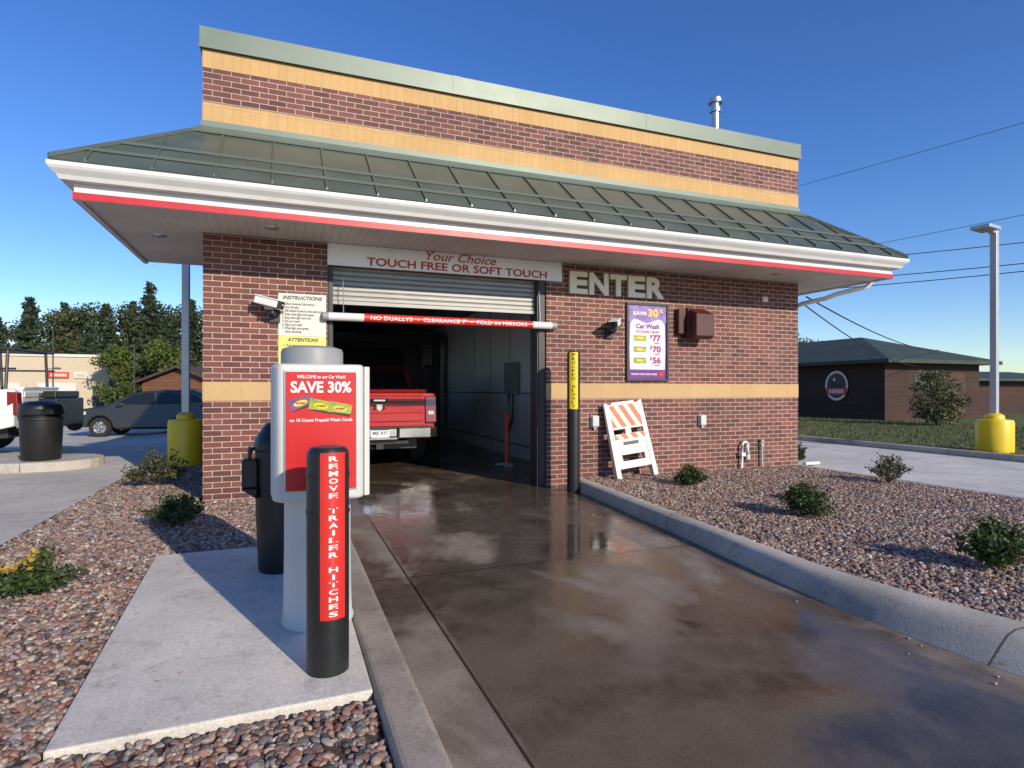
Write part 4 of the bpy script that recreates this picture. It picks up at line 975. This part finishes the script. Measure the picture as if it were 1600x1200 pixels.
def gravel(name,vs,fs,dens):
    mb=MB(); mb.add(vs,fs); o=mb.obj(name,'bedbase',recalc=False); o['kind']='stuff'
    ng=bpy.data.node_groups.new('pebbles','GeometryNodeTree')
    ng.interface.new_socket('Geometry',in_out='INPUT',socket_type='NodeSocketGeometry'); ng.interface.new_socket('Geometry',in_out='OUTPUT',socket_type='NodeSocketGeometry')
    g=ng.nodes; L=ng.links; gi=g.new('NodeGroupInput'); go=g.new('NodeGroupOutput')
    dp=g.new('GeometryNodeDistributePointsOnFaces'); dp.inputs['Density'].default_value=dens
    ico=g.new('GeometryNodeMeshIcoSphere'); ico.inputs['Radius'].default_value=.0162; ico.inputs['Subdivisions'].default_value=2
    sp_=g.new('GeometryNodeSetPosition'); nz=g.new('ShaderNodeTexNoise'); nz.inputs['Scale'].default_value=34
    vm=g.new('ShaderNodeVectorMath'); vm.operation='SUBTRACT'; vm.inputs[1].default_value=(.5,.5,.5)
    vs_=g.new('ShaderNodeVectorMath'); vs_.operation='SCALE'; vs_.inputs['Scale'].default_value=.008
    L.new(nz.outputs['Color'],vm.inputs[0]); L.new(vm.outputs[0],vs_.inputs[0]); L.new(vs_.outputs[0],sp_.inputs['Offset'])
    ss=g.new('GeometryNodeSetShadeSmooth'); sm_=g.new('GeometryNodeSetMaterial'); sm_.inputs['Material'].default_value=M['pebble']
    L.new(ico.outputs['Mesh'],sp_.inputs['Geometry']); L.new(sp_.outputs[0],ss.inputs[0]); L.new(ss.outputs[0],sm_.inputs['Geometry'])
    ip=g.new('GeometryNodeInstanceOnPoints'); L.new(dp.outputs['Points'],ip.inputs['Points']); L.new(sm_.outputs[0],ip.inputs['Instance'])
    rr=g.new('FunctionNodeRandomValue'); rr.data_type='FLOAT_VECTOR'; rr.inputs[0].default_value=(-.45,-.45,0); rr.inputs[1].default_value=(.45,.45,6.28)
    L.new(rr.outputs[0],ip.inputs['Rotation'])
    rs=g.new('FunctionNodeRandomValue'); rs.data_type='FLOAT_VECTOR'; rs.inputs[0].default_value=(.6,.55,.42); rs.inputs[1].default_value=(1.7,1.25,.85); rs.inputs['Seed'].default_value=5
    L.new(rs.outputs[0],ip.inputs['Scale'])
    tr_=g.new('GeometryNodeTranslateInstances'); rt=g.new('FunctionNodeRandomValue'); rt.data_type='FLOAT_VECTOR'; rt.inputs[0].default_value=(0,0,0.); rt.inputs[1].default_value=(0,0,.020); rt.inputs['Seed'].default_value=9
    L.new(ip.outputs[0],tr_.inputs[0]); L.new(rt.outputs[0],tr_.inputs['Translation'])
    j=g.new('GeometryNodeJoinGeometry'); L.new(tr_.outputs[0],j.inputs[0]); L.new(gi.outputs[0],j.inputs[0]); L.new(j.outputs[0],go.inputs[0])
    L.new(gi.outputs[0],dp.inputs['Mesh'])
    md=o.modifiers.new('pebbles','NODES'); md.node_group=ng
    return o
def rect(a,b_,c,d,z=-.020): return [(a,c,z),(b_,c,z),(b_,d,z),(a,d,z)]
vs=[];fs=[]
for q_ in(rect(-1.32,-.05,-7.6,7),rect(-.05,1.225,-7.6,-5.19),rect(-.05,1.225,-2.46,-.01)):
    o_=len(vs); vs+=q_; fs.append((o_,o_+1,o_+2,o_+3))
o_=len(vs); vs+=[(-.05,-5.17,-.02),(.07,-5.17,-.02),(-.05,-2.6,-.02)]; fs.append((o_,o_+1,o_+2))
gravel('gravel_bed',vs,fs,2150)
vs=[];fs=[]
bk=[(b_[0]-.005,b_[1]) for b_ in back if b_[1]>-7.4]
bk=[(bk[0][0],-.01)]+bk
for p in bk: vs+=[(p[0],p[1],-.012),(9.08,p[1],-.02)]
for i in range(len(bk)-1): fs.append((2*i,2*i+2,2*i+3,2*i+1))
gravel('gravel_bed',vs,fs,2150)
# a few stray pebbles kicked onto the pad and lane edge
np.random.seed(5)
mb=MB()
for i in range(26):
    if i<12: px_,py_,pz_=np.random.uniform(.1,.9),np.random.uniform(-5.1,-2.6),PZ
    else: px_,py_,pz_=np.random.uniform(3.95,4.15),np.random.uniform(-6,-1),-.1
    r_=np.random.uniform(.006,.012); mb.lathe([(.001,-.0),(r_*.8,r_*.25),(r_,r_*.55),(r_*.7,r_*.95),(.001,r_*1.1)],7,(px_,py_,pz_),sx=1.,sy=np.random.uniform(.6,1.3),cap=False)
o=mb.obj('stray_gravel','curb',None,smooth=True); o['kind']='stuff'

# ------------------------------------------------------------------ light, sky, camera
el_=R(23); az=math.atan2(.342,-.94)
w_=bpy.data.worlds.new('World'); scene.world=w_; w_.use_nodes=True; nt=w_.node_tree
bg=nt.nodes['Background']; sky=nt.nodes.new('ShaderNodeTexSky'); sky.sky_type='NISHITA'; sky.sun_disc=False
sky.sun_elevation=el_; sky.sun_rotation=az; sky.air_density=1.; sky.dust_density=.2; sky.ozone_density=4.; sky.altitude=300
hs=nt.nodes.new('ShaderNodeHueSaturation'); hs.inputs['Hue'].default_value=.514; hs.inputs['Saturation'].default_value=1.2; hs.inputs['Value'].default_value=1.17
nt.links.new(sky.outputs[0],hs.inputs['Color']); nt.links.new(hs.outputs[0],bg.inputs[0]); bg.inputs[1].default_value=.15
sun=bpy.data.lights.new('sun','SUN'); sun.energy=4.8; sun.angle=R(.5); sun.color=(1.,.885,.72)
so=bpy.data.objects.new('sun',sun); COL.objects.link(so)
sd=Vector((.342*math.cos(el_),-.94*math.cos(el_),math.sin(el_)))
so.rotation_euler=sd.to_track_quat('Z','Y').to_euler(); so.location=sd*40
cam=bpy.data.cameras.new('camera'); co=bpy.data.objects.new('camera',cam); COL.objects.link(co)
co.location=(.88,-7.71,1.3); co.rotation_euler=(R(90),0,R(-21.2)); cam.sensor_width=36; cam.lens=20.7; cam.shift_y=.005; cam.clip_end=3000; cam.clip_start=.05
scene.camera=co
scene.view_settings.view_transform='Standard'; scene.view_settings.look='None'; scene.view_settings.exposure=0
